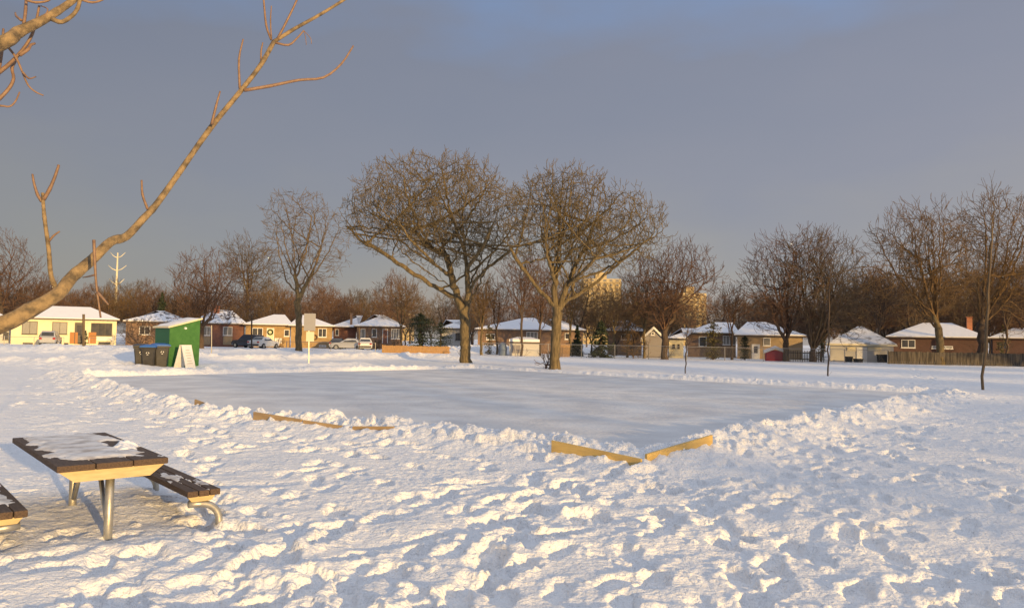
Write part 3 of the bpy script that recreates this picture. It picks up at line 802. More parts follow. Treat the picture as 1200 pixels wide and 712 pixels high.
# ------------------------------------------------------------------ houses
def roof_solid(x0, x1, y0, y1, ze, zr, kind, il, ir, t):
    """il, ir: how far the ridge ends sit in from the left and right eaves"""
    ym = (y0+y1)/2; xm = (x0+x1)/2
    b = [(x0,y0,ze),(x1,y0,ze),(x1,y1,ze),(x0,y1,ze)]; c = [(p[0],p[1],p[2]+t) for p in b]
    if kind == 'gable_y': rd = [(xm, y0, zr+t), (xm, y1, zr+t)]; tops = [(4,8,9,7),(8,5,6,9),(4,5,8),(6,7,9)]
    else: rd = [(x0+il, ym, zr+t), (x1-ir, ym, zr+t)]; tops = [(4,5,9,8),(5,6,9),(6,7,8,9),(7,4,8)]
    return b+c+rd, [(3,2,1,0),(0,1,5,4),(1,2,6,5),(2,3,7,6),(3,0,4,7)]+tops
FACE = .9
def house(label, x0, x1, D, eave, ridge, wall, name='house', cat='house', kind='hip', il=None, ir=None, depth=9, roofm='roofsnow', over=.45,
          wins=(), doors=(), chim=None, panels_sunpatches=(), group=None, fascia='brownframe', snow=.14):
    a = P(x0, eave, D); b = P(x1, eave, D); X0, X1 = a.x, b.x; ze = (a.z+b.z)/2
    xm = (x0+x1)/2; zr = P(xm, ridge, D+(depth/2 if kind != 'gable_y' else 0)).z
    org = Vector(((X0+X1)/2, D, 0)); root = empty(name, org, label, cat, group)
    th_ = math.atan2(org.x, D); root.rotation_euler = (0, 0, -th_*FACE); root.scale = (math.cos(th_*FACE), 1, 1)
    m = MB(); m.box((X0, D, -.2), (X1, D+depth, ze))
    if kind == 'gable_y':
        xmw = (X0+X1)/2; m.add([(X0, D, ze), (X1, D, ze), (xmw, D, zr-.12), (X0, D+depth, ze), (X1, D+depth, ze), (xmw, D+depth, zr-.12)], [(0,1,2),(4,3,5)])
    m.build('wall', M[wall], root)
    half = depth/2+over
    il = half*.9 if il is None else il; ir = half*.9 if ir is None else ir
    V, Fc = roof_solid(X0-over, X1+over, D-over, D+depth+over, ze+.003, zr, kind, il, ir, .12)
    if kind == 'gable_y':  # open sloping slabs so that the gable wall shows
        xmw = (X0+X1)/2; V = []; Fc = []
        for s, xe in ((-1, X0-over), (1, X1+over)):
            n = len(V); zl = ze-(zr-ze)*over/((X1-X0)/2)
            for yy in (D-over*.6, D+depth+over*.6): V += [(xe, yy, zl), (xmw, yy, zr), (xmw, yy, zr+.14), (xe, yy, zl+.14)]
            Fc += [tuple(n+i for i in f) for f in ((0,1,2,3),(7,6,5,4),(3,2,6,7),(0,4,5,1),(0,3,7,4))]
    rf = mesh_obj('roof', V, Fc, M[fascia if kind != 'gable_y' else 'white'], root)
    if kind == 'gable_y':
        V2 = [(v[0], v[1]+(.08 if i % 8 < 4 else -.08), v[2]+.145) for i, v in enumerate(V)]; sn = mesh_obj('roof_snow', V2, Fc, M[roofm], None)
        set_parent_local(sn, rf)
    else:
        V2, F2 = roof_solid(X0-over+.07, X1+over-.07, D-over+.07, D+depth+over-.07, ze+.1, zr+.03, kind, max(.02, il), max(.02, ir), snow)
        sn = mesh_obj('roof_snow', V2, F2, M[roofm], None); set_parent_local(sn, rf)
    for w in wins: window(root, D, *w)
    for d in doors: door(root, D, *d)
    for (px0, py0, px1, py1, mm) in panels_sunpatches:
        a = P(px0, py0, D); b = P(px1, py1, D); m = MB(); m.box((a.x, D-.07, b.z), (b.x, D-.002, a.z)); m.build('panel_or_sunpatch', M[mm], root)
    if chim:
        cx, cw, ct, cm = chim; a = P(cx-cw/2, ct, D+depth*.35); b = P(cx+cw/2, ct, D+depth*.35)
        m = MB(); m.box((a.x, D+depth*.35, ze), (b.x, D+depth*.35+.7, a.z)); m.box((a.x-.06, D+depth*.35-.06, a.z+.002), (b.x+.06, D+depth*.35+.76, a.z+.12))
        s = m.build('chimney', M[cm], None); set_parent_local(s, rf)
    return root
def set_parent_local(o, p):
    l = parent_loc(p); me = o.data; co_ = np.zeros(len(me.vertices)*3); me.vertices.foreach_get('co', co_)
    co_ = co_.reshape(-1, 3)-np.array(l); me.vertices.foreach_set('co', co_.ravel()); me.update(); o.parent = p
def window(root, D, px0, py0, px1, py1, frame='white', pane='glass', mull=1, y=None):
    a = P(px0, py0, D); b = P(px1, py1, D); x0, x1, z0, z1 = a.x, b.x, b.z, a.z; t = .07
    m = MB(); yf = D-.06
    m.box((x0, yf, z0), (x0+t, D-.002, z1)); m.box((x1-t, yf, z0), (x1, D-.002, z1))
    m.box((x0+t, yf, z0), (x1-t, D-.002, z0+t)); m.box((x0+t, yf, z1-t), (x1-t, D-.002, z1))
    for i in range(mull): 
        c = x0+(x1-x0)*(i+1)/(mull+1); m.box((c-.03, yf+.004, z0+t), (c+.03, D-.004, z1-t))
    m.box((x0-.06, yf-.06, z0-.06), (x1+.06, D-.002, z0-.002))
    w = m.build('window', M[frame], root)
    p = MB(); p.box((x0+t*.8, D-.03, z0+t*.8), (x1-t*.8, D-.006, z1-t*.8)); q = p.build('pane', M[pane], None); set_parent_local(q, w)
def door(root, D, px0, py0, px1, py1, matl='white', glaze=True, frame='white'):
    a = P(px0, py0, D); b = P(px1, py1, D); x0, x1, z0, z1 = a.x, b.x, b.z, a.z
    m = MB(); m.box((x0, D-.05, z0), (x1, D-.002, z1)); d = m.build('door', M[matl], root)
    m = MB()
    m.box((x0-.09, D-.09, z0), (x0-.004, D-.003, z1)); m.box((x1+.004, D-.09, z0), (x1+.09, D-.003, z1)); m.box((x0-.09, D-.09, z1+.003), (x1+.09, D-.003, z1+.09))
    q = m.build('door_frame', M[frame], None); set_parent_local(q, d)
    if glaze:
        m = MB(); h = z1-z0; w = x1-x0; m.box((x0+w*.2, D-.065, z0+h*.42), (x1-w*.2, D-.053, z1-h*.1)); q = m.build('pane', M['glass'], None); set_parent_local(q, d)
    m = MB(); m.box((x1-.16, D-.11, z0+1.0), (x1-.1, D-.052, z0+1.06)); q = m.build('handle', M['steel'], None); set_parent_local(q, d)

# left row
house('single storey cream stucco house with snow roof and dark framed windows', 17, 137, 99, 374.5, 360.5, 'cream', il=4.2, ir=4.0, depth=8,
      wins=[(28.5, 376.5, 45, 391.5, 'blackframe', 'curtain'), (62, 377, 78.5, 391.5, 'blackframe', 'curtain'), (106.5, 378, 131, 393.5, 'blackframe', 'glass', 2),
            (29, 401, 40, 404.5, 'blackframe'), (115, 400.5, 129, 403.5, 'blackframe'), (75, 401.5, 80, 404.5, 'blackframe', 'glass', 0)],
      doors=[(88.5, 378.5, 96.5, 403, 'blackframe', True, 'blackframe')], panels_sunpatches=[(82, 389, 90.5, 402.5, 'orangewood'), (103.5, 389, 112, 402.5, 'orangewood'), (113, 394.5, 133, 399, 'white')])
house('pale house wing at the far left edge with a short chimney', -60, 15, 101, 376.5, 359, 'whitesiding', il=3, ir=5, depth=9, chim=(0, 6, 353, 'cream'),
      wins=[(3, 389, 9, 398, 'blackframe', 'glass', 0)])
house('dark bungalow behind the large bare shrub, with thinly snowed roof', 149, 222, 103, 378, 365.5, 'brownbrick', roofm='patchsnow', il=5.2, ir=5.2,
      wins=[(164, 382, 176, 392, 'white')])
house('red brick bungalow with tall white windows right of the green shed', 226, 286, 104, 380, 364.5, 'redbrick', roofm='patchsnow', il=3.2, ir=2.2,
      wins=[(239, 382, 246.5, 393, 'white', 'curtain'), (261.5, 382.5, 272, 393, 'white', 'curtain')], panels_sunpatches=[(239, 394, 246.5, 404, 'tanwall'), (261.5, 394, 272, 404, 'tanwall')],
      chim=(263, 7, 359, 'orangebrick'))
house('buff brick house with a wreath on its door, left of the tall sunlit tree', 288.5, 340, 105, 381.5, 369.5, 'buff', il=4, ir=1.2,
      wins=[(296, 384, 308, 394, 'white', 'glass', 1), (333, 386, 339, 394, 'white', 'glass', 0)], doors=[(313.5, 385, 320, 402, 'signcream', False)], panels_sunpatches=[(322, 396, 330, 402, 'white')])
house('buff brick house with snowy roof behind the road sign', 341.5, 389.5, 106, 383, 370.5, 'buff', il=1.5, ir=4.2,
      wins=[(373, 384.5, 382.5, 395, 'white', 'glass', 1), (374, 404, 382, 406, 'white')], chim=(369, 3, 369, 'brownbrick'))
house('brown brick bungalow half with open porch beside the driveway', 391, 417, 110, 384, 370.5, 'redbrick', il=4.5, ir=.4, wins=[(393, 385.5, 397, 393, 'white', 'glass', 0)])
house('brown brick bungalow with rounded snow roof and wide white window', 418.5, 472, 108, 383.5, 370, 'brownbrick', il=4, ir=4.6,
      wins=[(423, 385, 428, 396, 'white', 'curtain', 0), (436, 385, 441.5, 395, 'white', 'glass', 0), (458.5, 385, 470, 397, 'white', 'curtain', 3)], doors=[(449, 386, 453.5, 402, 'redbrick', False)],
      chim=(416, 2.5, 368, 'brownbrick'))
house('small snow roofed outbuilding between the dark cedars and the big trunk', 518, 545, 100, 386, 376, 'whitesiding', il=3, ir=3, depth=7, chim=(532, 7, 378, 'darkbrick'), wins=[(534, 390, 540, 398, 'blackframe')])
# behind the trees
house('brown bungalow behind the slim trees between the two big trunks', 560, 648, 92, 387.5, 373.5, 'brownbrick', il=6, ir=2.5, depth=10, wins=[(617, 388.5, 630, 399, 'white', 'curtain', 2), (570, 391, 580, 398, 'white')])
house('brown house wing with small square window by the wooden gate', 652, 683, 93, 388, 376, 'brownbrick', il=.5, ir=4.5, depth=8, wins=[(662, 390, 667.5, 397.5, 'white', 'glass', 0)])
house('snow roofed house half hidden by the spruce', 712, 752, 92, 389, 377, 'brownbrick', il=3, ir=4, wins=[(728, 391, 740, 398, 'white', 'glass', 2)])
house('grey gabled garage with white trim left of the dark maple', 754, 778, 79, 397, 385.5, 'greysiding', name='garage', cat='garage', kind='gable_y', depth=7, over=.3,
      wins=[(763, 389, 767, 392.5, 'white', 'glass', 0)])
house('pale lit outbuilding with snow roof right of the dark maple', 784, 801, 80, 398, 386, 'cream', name='garage', cat='garage', kind='hip', il=3.2, ir=.4, depth=6, over=.3,
      wins=[(788, 403, 791, 408, 'brownframe', 'glass', 0), (794, 403, 796.5, 408, 'brownframe', 'glass', 0)])
house('ranch house with dark porch windows left part of the long snow roof', 806, 862, 88, 391.5, 379, 'brownbrick', il=3.5, ir=.5, wins=[(819, 394, 828, 406, 'white', 'glass', 0), (847, 393, 862, 404, 'white', 'curtain', 3)])
house('tan ranch house with white side door behind the red shed', 864, 940, 83, 394.5, 379, 'tanwall', il=1.5, ir=4.2, depth=10,
      wins=[(894.5, 395.5, 903, 405, 'white', 'curtain', 0)], doors=[(882, 404, 889.5, 420.5, 'white')], chim=(908, 5, 384, 'darkbrick'))
house('white garage with a pyramid roof thinly covered in snow', 973, 1046, 77, 405, 383.5, 'whitesiding', name='garage', cat='garage', kind='hip', il=3.25, ir=3.25, depth=6.4, over=.35, roofm='thinsnow', fascia='signcream',
      panels_sunpatches=[(1004, 406.5, 1016, 424, 'white'), (993, 406.5, 1003, 411, 'cream'), (1017, 406.5, 1032, 411, 'cream')])  # the cream strips are patches of sunlight put on the wall as colour
house('dark red brick bungalow with an orange chimney behind the board fence', 1042, 1152, 86, 396.5, 380, 'darkbrick', il=4.4, ir=3.6, depth=10,
      wins=[(1056.5, 397.5, 1073, 407.5, 'white', 'glass', 1), (1092, 405, 1116, 408.5, 'white', 'curtain', 2)], chim=(1117, 6, 372.5, 'orangebrick'))
house('low house at the right edge behind the fence', 1164, 1230, 90, 397.5, 386, 'darkbrick', il=3, ir=3, depth=8, wins=[(1171, 400, 1180, 409, 'brownframe')])

for i, (x, y) in enumerate(((64, 48), (64, 30), (62, 10), (60, -10))):
    hx = house(['brick bungalow along the right side of the park, farthest back', 'bungalow along the right side of the park, second from the back', 'bungalow along the right side of the park, third from the back', 'bungalow on the right side of the park nearest the viewpoint'][i],
               500, 620, 70, 394, 379, ['brownbrick', 'buff', 'darkbrick', 'whitesiding'][i], wins=[(520, 396, 535, 404, 'white'), (580, 396, 600, 404, 'white')], doors=[(556, 397, 563, 414)])
    hx.location = (x, y, 0); hx.rotation_euler = (0, 0, R(-90)); hx.scale = (1, 1, 1)
# sheds
house('small red shed with snow on its roof beside the fence', 897, 921, 74.5, 413.5, 408.5, 'redshed', name='garden_shed', cat='shed', kind='gable_y', depth=3.2, over=.12, roofm='roofsnow')
house('low pale storage shed with thick snow on its roof', 597, 632, 77.5, 402, 398.5, 'whitesiding', name='garden_shed', cat='shed', kind='hip', il=.8, ir=.8, depth=2.6, over=.1, snow=.3,
      panels_sunpatches=[(600, 404, 610, 413.5, 'greysiding')])
def tarp():
    a = P(584, 401, 78); b = P(594, 413, 78); m = MB(); cx = (a.x+b.x)/2; w = (b.x-a.x)/2
    ring = []; n = 12
    for z, s in ((0, 1), (.4, 1.0), (.75, .93), (.95, .7), (1.02, .3)):
        for i in range(n):
            t = 6.283*i/n; c, s_ = math.cos(t), math.sin(t); q = .8+.2*abs(math.sin(2*t+z*3)); ring.append((cx+w*s*q*np.sign(c)*abs(c)**.6, 78.6+.7*s*q*np.sign(s_)*abs(s_)**.6, a.z*z))
    Fc = [(j*n+i, j*n+(i+1) % n, (j+1)*n+(i+1) % n, (j+1)*n+i) for j in range(4) for i in range(n)]+[tuple(range(4*n, 5*n))]
    o = mesh_obj('tarp_cover', ring, Fc, M['tarp'], smooth=True); put(o, 'tarp_cover', 'blue grey tarpaulin covered pile beside the low pale shed', 'tarp')
tarp()

# wreath on the buff house door
def torus(c, R1, r1, n=16, k=6, ax='y'):
    V = []; Fc = []
    for i in range(n):
        a = 6.283*i/n
        for j in range(k):
            b = 6.283*j/k; rr = R1+r1*math.cos(b); V.append((c[0]+rr*math.cos(a), c[1]+r1*math.sin(b), c[2]+rr*math.sin(a)))
    for i in range(n):
        for j in range(k): Fc.append((i*k+j, ((i+1) % n)*k+j, ((i+1) % n)*k+(j+1) % k, i*k+(j+1) % k))
    return V, Fc
def wreath(px, py, D, hx0, hx1, R1, matl, label):
    a = P(hx0, py, D); b = P(hx1, py, D); cx = (a.x+b.x)/2; p = P(px, py, D); th_ = math.atan2(cx, D)*FACE
    V, Fc = torus((0, 0, 0), R1, R1*.3); o = mesh_obj('wreath', V, Fc, M[matl], smooth=True)
    dx = (p.x-cx)*math.cos(th_); o.location = (cx+dx*math.cos(th_)-.15*math.sin(th_), D-dx*math.sin(th_)-.15*math.cos(th_), p.z); o.rotation_euler = (0, 0, -th_)
    put(o, 'wreath', label, 'wreath')
wreath(316.8, 389, 105, 288.5, 340, .32, 'wreath', 'round green wreath on the door of the buff brick house')
wreath(369, 395, 106, 341.5, 389.5, .3, 'barkred', 'reddish wreath on the wall just right of the road sign')

# far towers
def tower(label, x0, x1, top, D, floors, bays, depth=22, notch=None):
    a = P(x0, top, D); b = P(x1, top, D); root = empty('apartment_tower', ((a.x+b.x)/2, D, 0), label, 'tower', 'far apartment towers')
    m = MB(); m.box((a.x, D, -1), (b.x, D+depth, a.z)); m.box((a.x+(b.x-a.x)*.35, D+depth*.3, a.z+.01), (a.x+(b.x-a.x)*.65, D+depth*.7, a.z+4)); m.build('wall', M['tower'], root)
    fh = (a.z)/floors; bw = (b.x-a.x)/bays; pm = MB(); bm = MB()
    for f in range(floors):
        for k in range(bays):
            x = a.x+bw*k; z = fh*f
            pm.box((x+bw*.15, D-.12, z+fh*.35), (x+bw*.62, D-.01, z+fh*.8))
        bm.box((a.x+.3, D-1.1, z+fh*.02), (b.x-.3, D-.02, z+fh*.12))
    w = pm.build('window_grid', M['curtain'], root); w['kind'] = 'stuff'
    bm.build('balcony_bands', M['tower'], root)
    return root
tower('far sunlit apartment tower between the second spreading tree and the maple', 684, 728, 326, 420, 15, 6)
tower('lower far apartment block left of the dark maple crown', 736, 762, 356, 450, 11, 5)
tower('far yellow block showing through the maple crown', 796, 828, 343, 430, 14, 5)
tower('small distant yellow building seen above the cedar clump', 452, 480, 366, 420, 9, 5)

# power pylon
def pylon():
    D = 260; b = P(134, 392, D); root = empty('power_pylon', (b.x, D, 0), 'distant white steel power pole with three pairs of upswept arms', 'power pole')
    zt = P(134, 296, D).z; m = MB(); m.tube([(b.x, D, 0), (b.x, D, zt)], [.6, .22], 10); m.build('pole', M['signcream'], root, smooth=True)
    for py in (297, 312, 328):
        z = P(134, py+3, D).z
        for s in (-1, 1):
            w = (11 if py == 312 else 9)*D/F
            m = MB(); m.tube([(b.x, D, z-.6), (b.x+s*w*.5, D, z), (b.x+s*w, D, z+1.3)], [.17, .14, .06], 6); m.build('arm', M['signcream'], root, smooth=True)
pylon()

# ------------------------------------------------------------------ fences
def chain_fence(label, pts, hgt, step=3.0, name='chain_link_fence', group=None):
    P0 = Vector((pts[0][0], pts[0][1], 0)); root = empty(name, P0, label, 'fence', group)
    w = MB(); rail = MB()
    for (a, b) in zip(pts[:-1], pts[1:]):
        a = Vector((*a, 0)); b = Vector((*b, 0)); Ld = (b-a).length; d = (b-a)/Ld; n = max(1, int(Ld/step))
        for i in range(n+1):
            p = a+d*Ld*i/n; m = MB(); m.tube([p+Vector((0, 0, -.2)), p+Vector((0, 0, hgt+.05))], .035, 6); m.build('post', M['steel'], root)
        rail.tube([a+Vector((0, 0, hgt)), b+Vector((0, 0, hgt))], .024, 6)
        k = int(Ld/.16); dz = Vector((0, 0, hgt))
        for i in range(k):
            for s in (-1, 1):
                t0 = i*.16; t1 = t0+s*hgt*.6
                if t1 < 0 or t1 > Ld: continue
                w.tube([a+d*t0+Vector((0, -.01*s, .02)), a+d*t1+dz+Vector((0, -.01*s, -.02))], .0035, 3, False)
    rail.build('top_rail', M['steel'], root); w.build('wire_mesh', M['steel'], root)
gw = lambda px, D: tuple(P(px, HOR, D).xy)
chain_fence('long chain link fence along the far side of the field', [gw(566, 74), gw(760, 72.5), gw(940, 71.5), gw(1040, 71)], 1.25)
chain_fence('chain link fence in front of the cream house', [gw(-30, 84), gw(75, 84)], 1.0)
chain_fence('short chain link fence section right of the cream house pole', [gw(105, 82), gw(132, 82)], 1.0)
chain_fence('chain link fence along the road before the bungalows', [gw(336, 82), gw(440, 82)], 1.0, 3.6)
def board_fence(label, a, b, hgt, wm, bw=.14, name='board_fence', gap=.012, post=2.4, seed=1, rails_front=False):
    rs = random.Random(seed); a = Vector((*a, 0)); b = Vector((*b, 0)); Ld = (b-a).length; d = (b-a)/Ld; nrm = Vector((d.y, -d.x, 0))
    root = empty(name, a, label, 'fence'); m = MB(); n = int(Ld/(bw+gap))
    for i in range(n):
        h = hgt+rs.uniform(-.03, .03); c = a+d*(bw+gap)*(i+.5)+Vector((0, 0, h/2-.1)); m.obox(c, d*bw/2, nrm*.011, Vector((0, 0, h/2+.1)))
    m.build('boards', M[wm], root)
    for z in (hgt*.25, hgt*.8):
        m = MB(); m.obox((a+b)/2+Vector((0, 0, z))-nrm*.04, d*Ld/2, nrm*.025, Vector((0, 0, .045))); m.build('rail', M[wm], root)
    for i in range(int(Ld/post)+1):
        m = MB(); c = a+d*post*i-nrm*.11; m.obox(c+Vector((0, 0, hgt/2)), d*.045, nrm*.045, Vector((0, 0, hgt/2+.07))); m.build('post', M[wm], root)
board_fence('low honey coloured cedar board fence in front of the dark cedars', gw(448, 82), gw(528, 80), .78, 'cedar')
board_fence('dark weathered board fence running to the right edge', gw(1041, 71.5), gw(1235, 69), 1.15, 'oldwood')
board_fence('short dark picket fence right of the red shed', gw(921, 73.5), gw(967, 73), 1.05, 'oldwood', bw=.08, gap=.08)
board_fence('honey coloured wooden gate panel behind the chain link fence', gw(657, 75.5), gw(668, 75.5), 1.3, 'cedar')

# ------------------------------------------------------------------ posts and signs
def post(name, label, cat, px, py, top, r, matl, D=None, lean=0, group=None):
    b = G(px, py); tp = P(px+lean, top, b.y); m = MB(); z0 = -.2
    m.tube([(b.x, b.y, z0), (tp.x, b.y, tp.z)], r, 8); root = empty(name, (b.x, b.y, 0), label, cat, group); m.build('post', M[matl], root); return root, b
post('utility_post', 'grey wooden post in front of the cream house', 'post', 98, 413, 368, .10, 'barkgrey')
post('utility_post', 'thin pale pole beside the red brick bungalow', 'post', 248, 414, 381, .045, 'steel')
post('utility_post', 'brown post left of the buff brick house', 'post', 295, 409, 369, .09, 'barkdark')
post('utility_post', 'thin post standing by the silver parked car', 'post', 421, 412, 384, .06, 'barkgrey')
def trash_top(root, b): pass
def road_sign():
    root, b = post('road_sign', 'road sign seen from behind, cream plate below a grey plate', 'sign', 362, 425, 368, .035, 'galv')
    D = b.y
    a = P(356.5, 367, D-.06); c = P(369.5, 387.5, D-.06); m = MB(); m.box((a.x, D-.075, c.z), (c.x, D-.055, a.z)); m.build('plate', M['signgrey'], root, bevel=.004)
    a = P(359, 388.5, D-.06); c = P(368, 400, D-.06); m = MB(); m.box((a.x, D-.075, c.z), (c.x, D-.055, a.z)); m.build('lower_plate', M['signcream'], root)
road_sign()
# street tree stub right of it
# ------------------------------------------------------------------ green shed, bins, a-frame
def rotpt(o, a, x, y, z): return (o[0]+x*math.cos(a)-y*math.sin(a), o[1]+x*math.sin(a)+y*math.cos(a), z)
def green_shed():
    b = G(197, 431); a = R(-8)   # near left corner; front runs right
    o = (b.x, b.y); D = b.y; k = D/F; w = 33*k; d = 1.9; zl = P(197, 384, D).z; zr = P(229, 374, D).z
    a = math.atan2(.55, w)*0.9
    root = empty('green_shed', (b.x, b.y, 0), 'tall green wooden shed with slanted roof beside the rink', 'shed')
    f = lambda x, y, z: rotpt(o, a*.0+A, x, y, z)
    A = R(50)
    w2 = w/math.cos(R(27)); d = 16*k/math.sin(R(27))
    def prism(name, x0, x1, y0, y1, z0, zl_, zr_, m, par=root):
        V = [f(x0,y0,z0),f(x1,y0,z0),f(x1,y1,z0),f(x0,y1,z0),f(x0,y0,zl_),f(x1,y0,zr_),f(x1,y1,zr_),f(x0,y1,zl_)]
        return mesh_obj(name, V, [(3,2,1,0),(4,5,6,7),(0,1,5,4),(1,2,6,5),(2,3,7,6),(3,0,4,7)], M[m], par)
    prism('front_panel', 0, w2, -.02, 0, -.1, zl, zr, 'shedgreen')
    prism('wall', 0, w2, .002, d, -.1, zl, zr, 'shedshade')
    rr = prism('roof', -.1, w2+.08, -.1, d+.1, zl+.003, zl+.05, zr+.06, 'signcream')
    V = [f(-.1,-.1,zl-.03),f(w2+.08,-.1,zr+.0),f(w2+.08,d+.1,zr+.0),f(-.1,d+.1,zl-.03)]
    rr.data.clear_geometry()
    off = Vector((b.x, b.y, 0)); Vt = V+[(v[0], v[1], v[2]+.07) for v in V]
    Vt = [(v[0]-off.x, v[1]-off.y, v[2]+.025) for v in Vt]
    rr.data.from_pydata(Vt, [], [(3,2,1,0),(4,5,6,7),(0,1,5,4),(1,2,6,5),(2,3,7,6),(3,0,4,7)])
    sn = MB(); n = 10; pts = []
    zt = lambda x: zl+(zr-zl)*x/w2
    V = []; 
    for j in range(7):
        for i in range(n):
            x = -.06+(w2+.1)*i/(n-1); y = -.06+(d+.12)*j/6; e = 0 if i in (0, n-1) or j in (0, 6) else .07+.02*math.sin(i*2.1+j)
            V.append(f(x, y, zt(x)+.068+e))
    Fc = [(j*n+i, j*n+i+1, (j+1)*n+i+1, (j+1)*n+i) for j in range(6) for i in range(n-1)]
    s = mesh_obj('roof_snow', V, Fc, M['roofsnow'], None, smooth=True); set_parent_local(s, rr)
    c = f(w2*.5, -.06, zl-.02); m = MB(); m.tube([f(w2*.5, -.02, zl+.0), f(w2*.5, -.10, zl+.0)], [.06, .05], 10); m.build('lamp', M['white'], root)
green_shed()

def cart(px, py, rz, lid, label, s=1.0):
    b = G(px, py); root = empty('wheeled_bin', (b.x, b.y, 0), label, 'bin', 'wheeled bins beside the green shed', rz)
    w0, w1, d0, d1, h = .24*s, .31*s, .25*s, .36*s, 1.02*s
    m = MB(); lv = [(0, .9), (.02, .95), (.5, .97), (.9, 1.0), (1, 1.02)]; V = []
    for t, q in lv:
        w = (w0+(w1-w0)*t)*q; d = (d0+(d1-d0)*t)*q; z = -.02+h*t; c = .05
        V += [(-w+c,-d,z),(w-c,-d,z),(w,-d+c,z),(w,d-c,z),(w-c,d,z),(-w+c,d,z),(-w,d-c,z),(-w,-d+c,z)]
    Fc = [(j*8+i, j*8+(i+1) % 8, (j+1)*8+(i+1) % 8, (j+1)*8+i) for j in range(4) for i in range(8)]+[tuple(range(7, -1, -1)), tuple(range(32, 40))]
    m.add(V, Fc); m.build('body', M['bin'], root, local=True)
    m = MB(); t = .03; m.box((-w1-t, -d1-t, h-.1), (w1+t, d1+t, h-.04)); m.build('rim', M['bin'], root, local=True, bevel=.01)
    m = MB(); V = []
    for j, (y, z) in enumerate(((-d1-.05, .0), (-d1*.5, .055), (d1*.3, .075), (d1+.04, .04))):
        for x in (-w1-.04, -w1*.6, w1*.6, w1+.04): V.append((x, y, h+z+(.03 if abs(x) < w1 else 0)))
    Fc = [(j*4+i, j*4+i+1, (j+1)*4+i+1, (j+1)*4+i) for j in range(3) for i in range(3)]
    n = len(V); V += [(x, y, h-.02) for x, y in ((-w1-.04, -d1-.05), (w1+.04, -d1-.05), (w1+.04, d1+.04), (-w1-.04, d1+.04))]
    Fc += [(0, n, n+1, 3, 2, 1), (3, n+1, n+2, 15, 11, 7), (15, n+2, n+3, 12, 13, 14), (12, n+3, n, 0, 4, 8)]
    m.add(V, Fc); m.build('lid', M[lid], root, local=True)
    m = MB(); m.tube([(-w1*.8, d1+.02, h-.02), (-w1*.8, d1+.1, h+.02), (w1*.8, d1+.1, h+.02), (w1*.8, d1+.02, h-.02)], .016, 6); m.build('handle', M['bin'], root, local=True)
    for sx_ in (-1, 1):
        m = MB(); m.tube([(sx_*w0*.8, d0+.04, .12), (sx_*(w0*.8+.06), d0+.04, .12)], .12, 14); m.build('wheel', M['rubber'], root, local=True)
    m = MB()   # pale moulded emblem on the front
    for k in range(3):
        a = 2.094*k+.5; m.obox((.055*math.cos(a), -d1*.985+.003, h*.70+.055*math.sin(a)), (.035*math.cos(a+1.57), 0, .035*math.sin(a+1.57)), (0, .004, 0), (.012*math.cos(a), 0, .012*math.sin(a)))
    m.build('emblem', M['white'], root, local=True)
cart(165.5, 431.5, R(20), 'bin', 'dark grey wheeled bin with grey lid, leftmost beside the shed')
cart(174.5, 431.8, R(12), 'bluelid', 'dark grey wheeled bin in the middle of the three beside the shed', .98)
cart(187, 431.5, R(38), 'bluelid', 'larger dark wheeled bin with blue lid right against the green shed', 1.04)
def aframe():
    b = G(218, 431.5); D = b.y-.15; k = D/F
    root = empty('sandwich_board', (b.x, D, 0), 'cream folding sandwich board leaning open in front of the green shed', 'sign', None, R(8))
    top = 1.08; hw = .30
    for s, y0 in ((-1, 0), (1, 0)):
        m = MB(); dx = .38*s
        # panel leans in x: seen nearly edge on, slightly turned
        A = Vector((dx, 0, -.03)); B = Vector((.05*s, 0, top)); nrm = Vector((top, 0, -dx)).normalized()
        c = (A+B)/2; m.obox(c, (B-A)/2, (0, .30, 0), nrm*.015); pnl = m.build('panel', M['white'], root, local=True)
        if s == 1:
            m = MB()
            for i in range(6):
                t = .25+.11*i; q = A+(B-A)*t+Vector((.02, 0, 0)); m.obox(q, (B-A).normalized()*.010, (0, .17-.03*(i % 3), 0), nrm*.003)
            o = m.build('lettering', M['signink'], None, local=True); o.parent = pnl
    m = MB(); m.box((-.07, -.3, top-.02), (.07, .3, top+.02)); m.build('hinge', M['white'], root, local=True)
    root.rotation_euler = (0, 0, R(-22))
aframe()

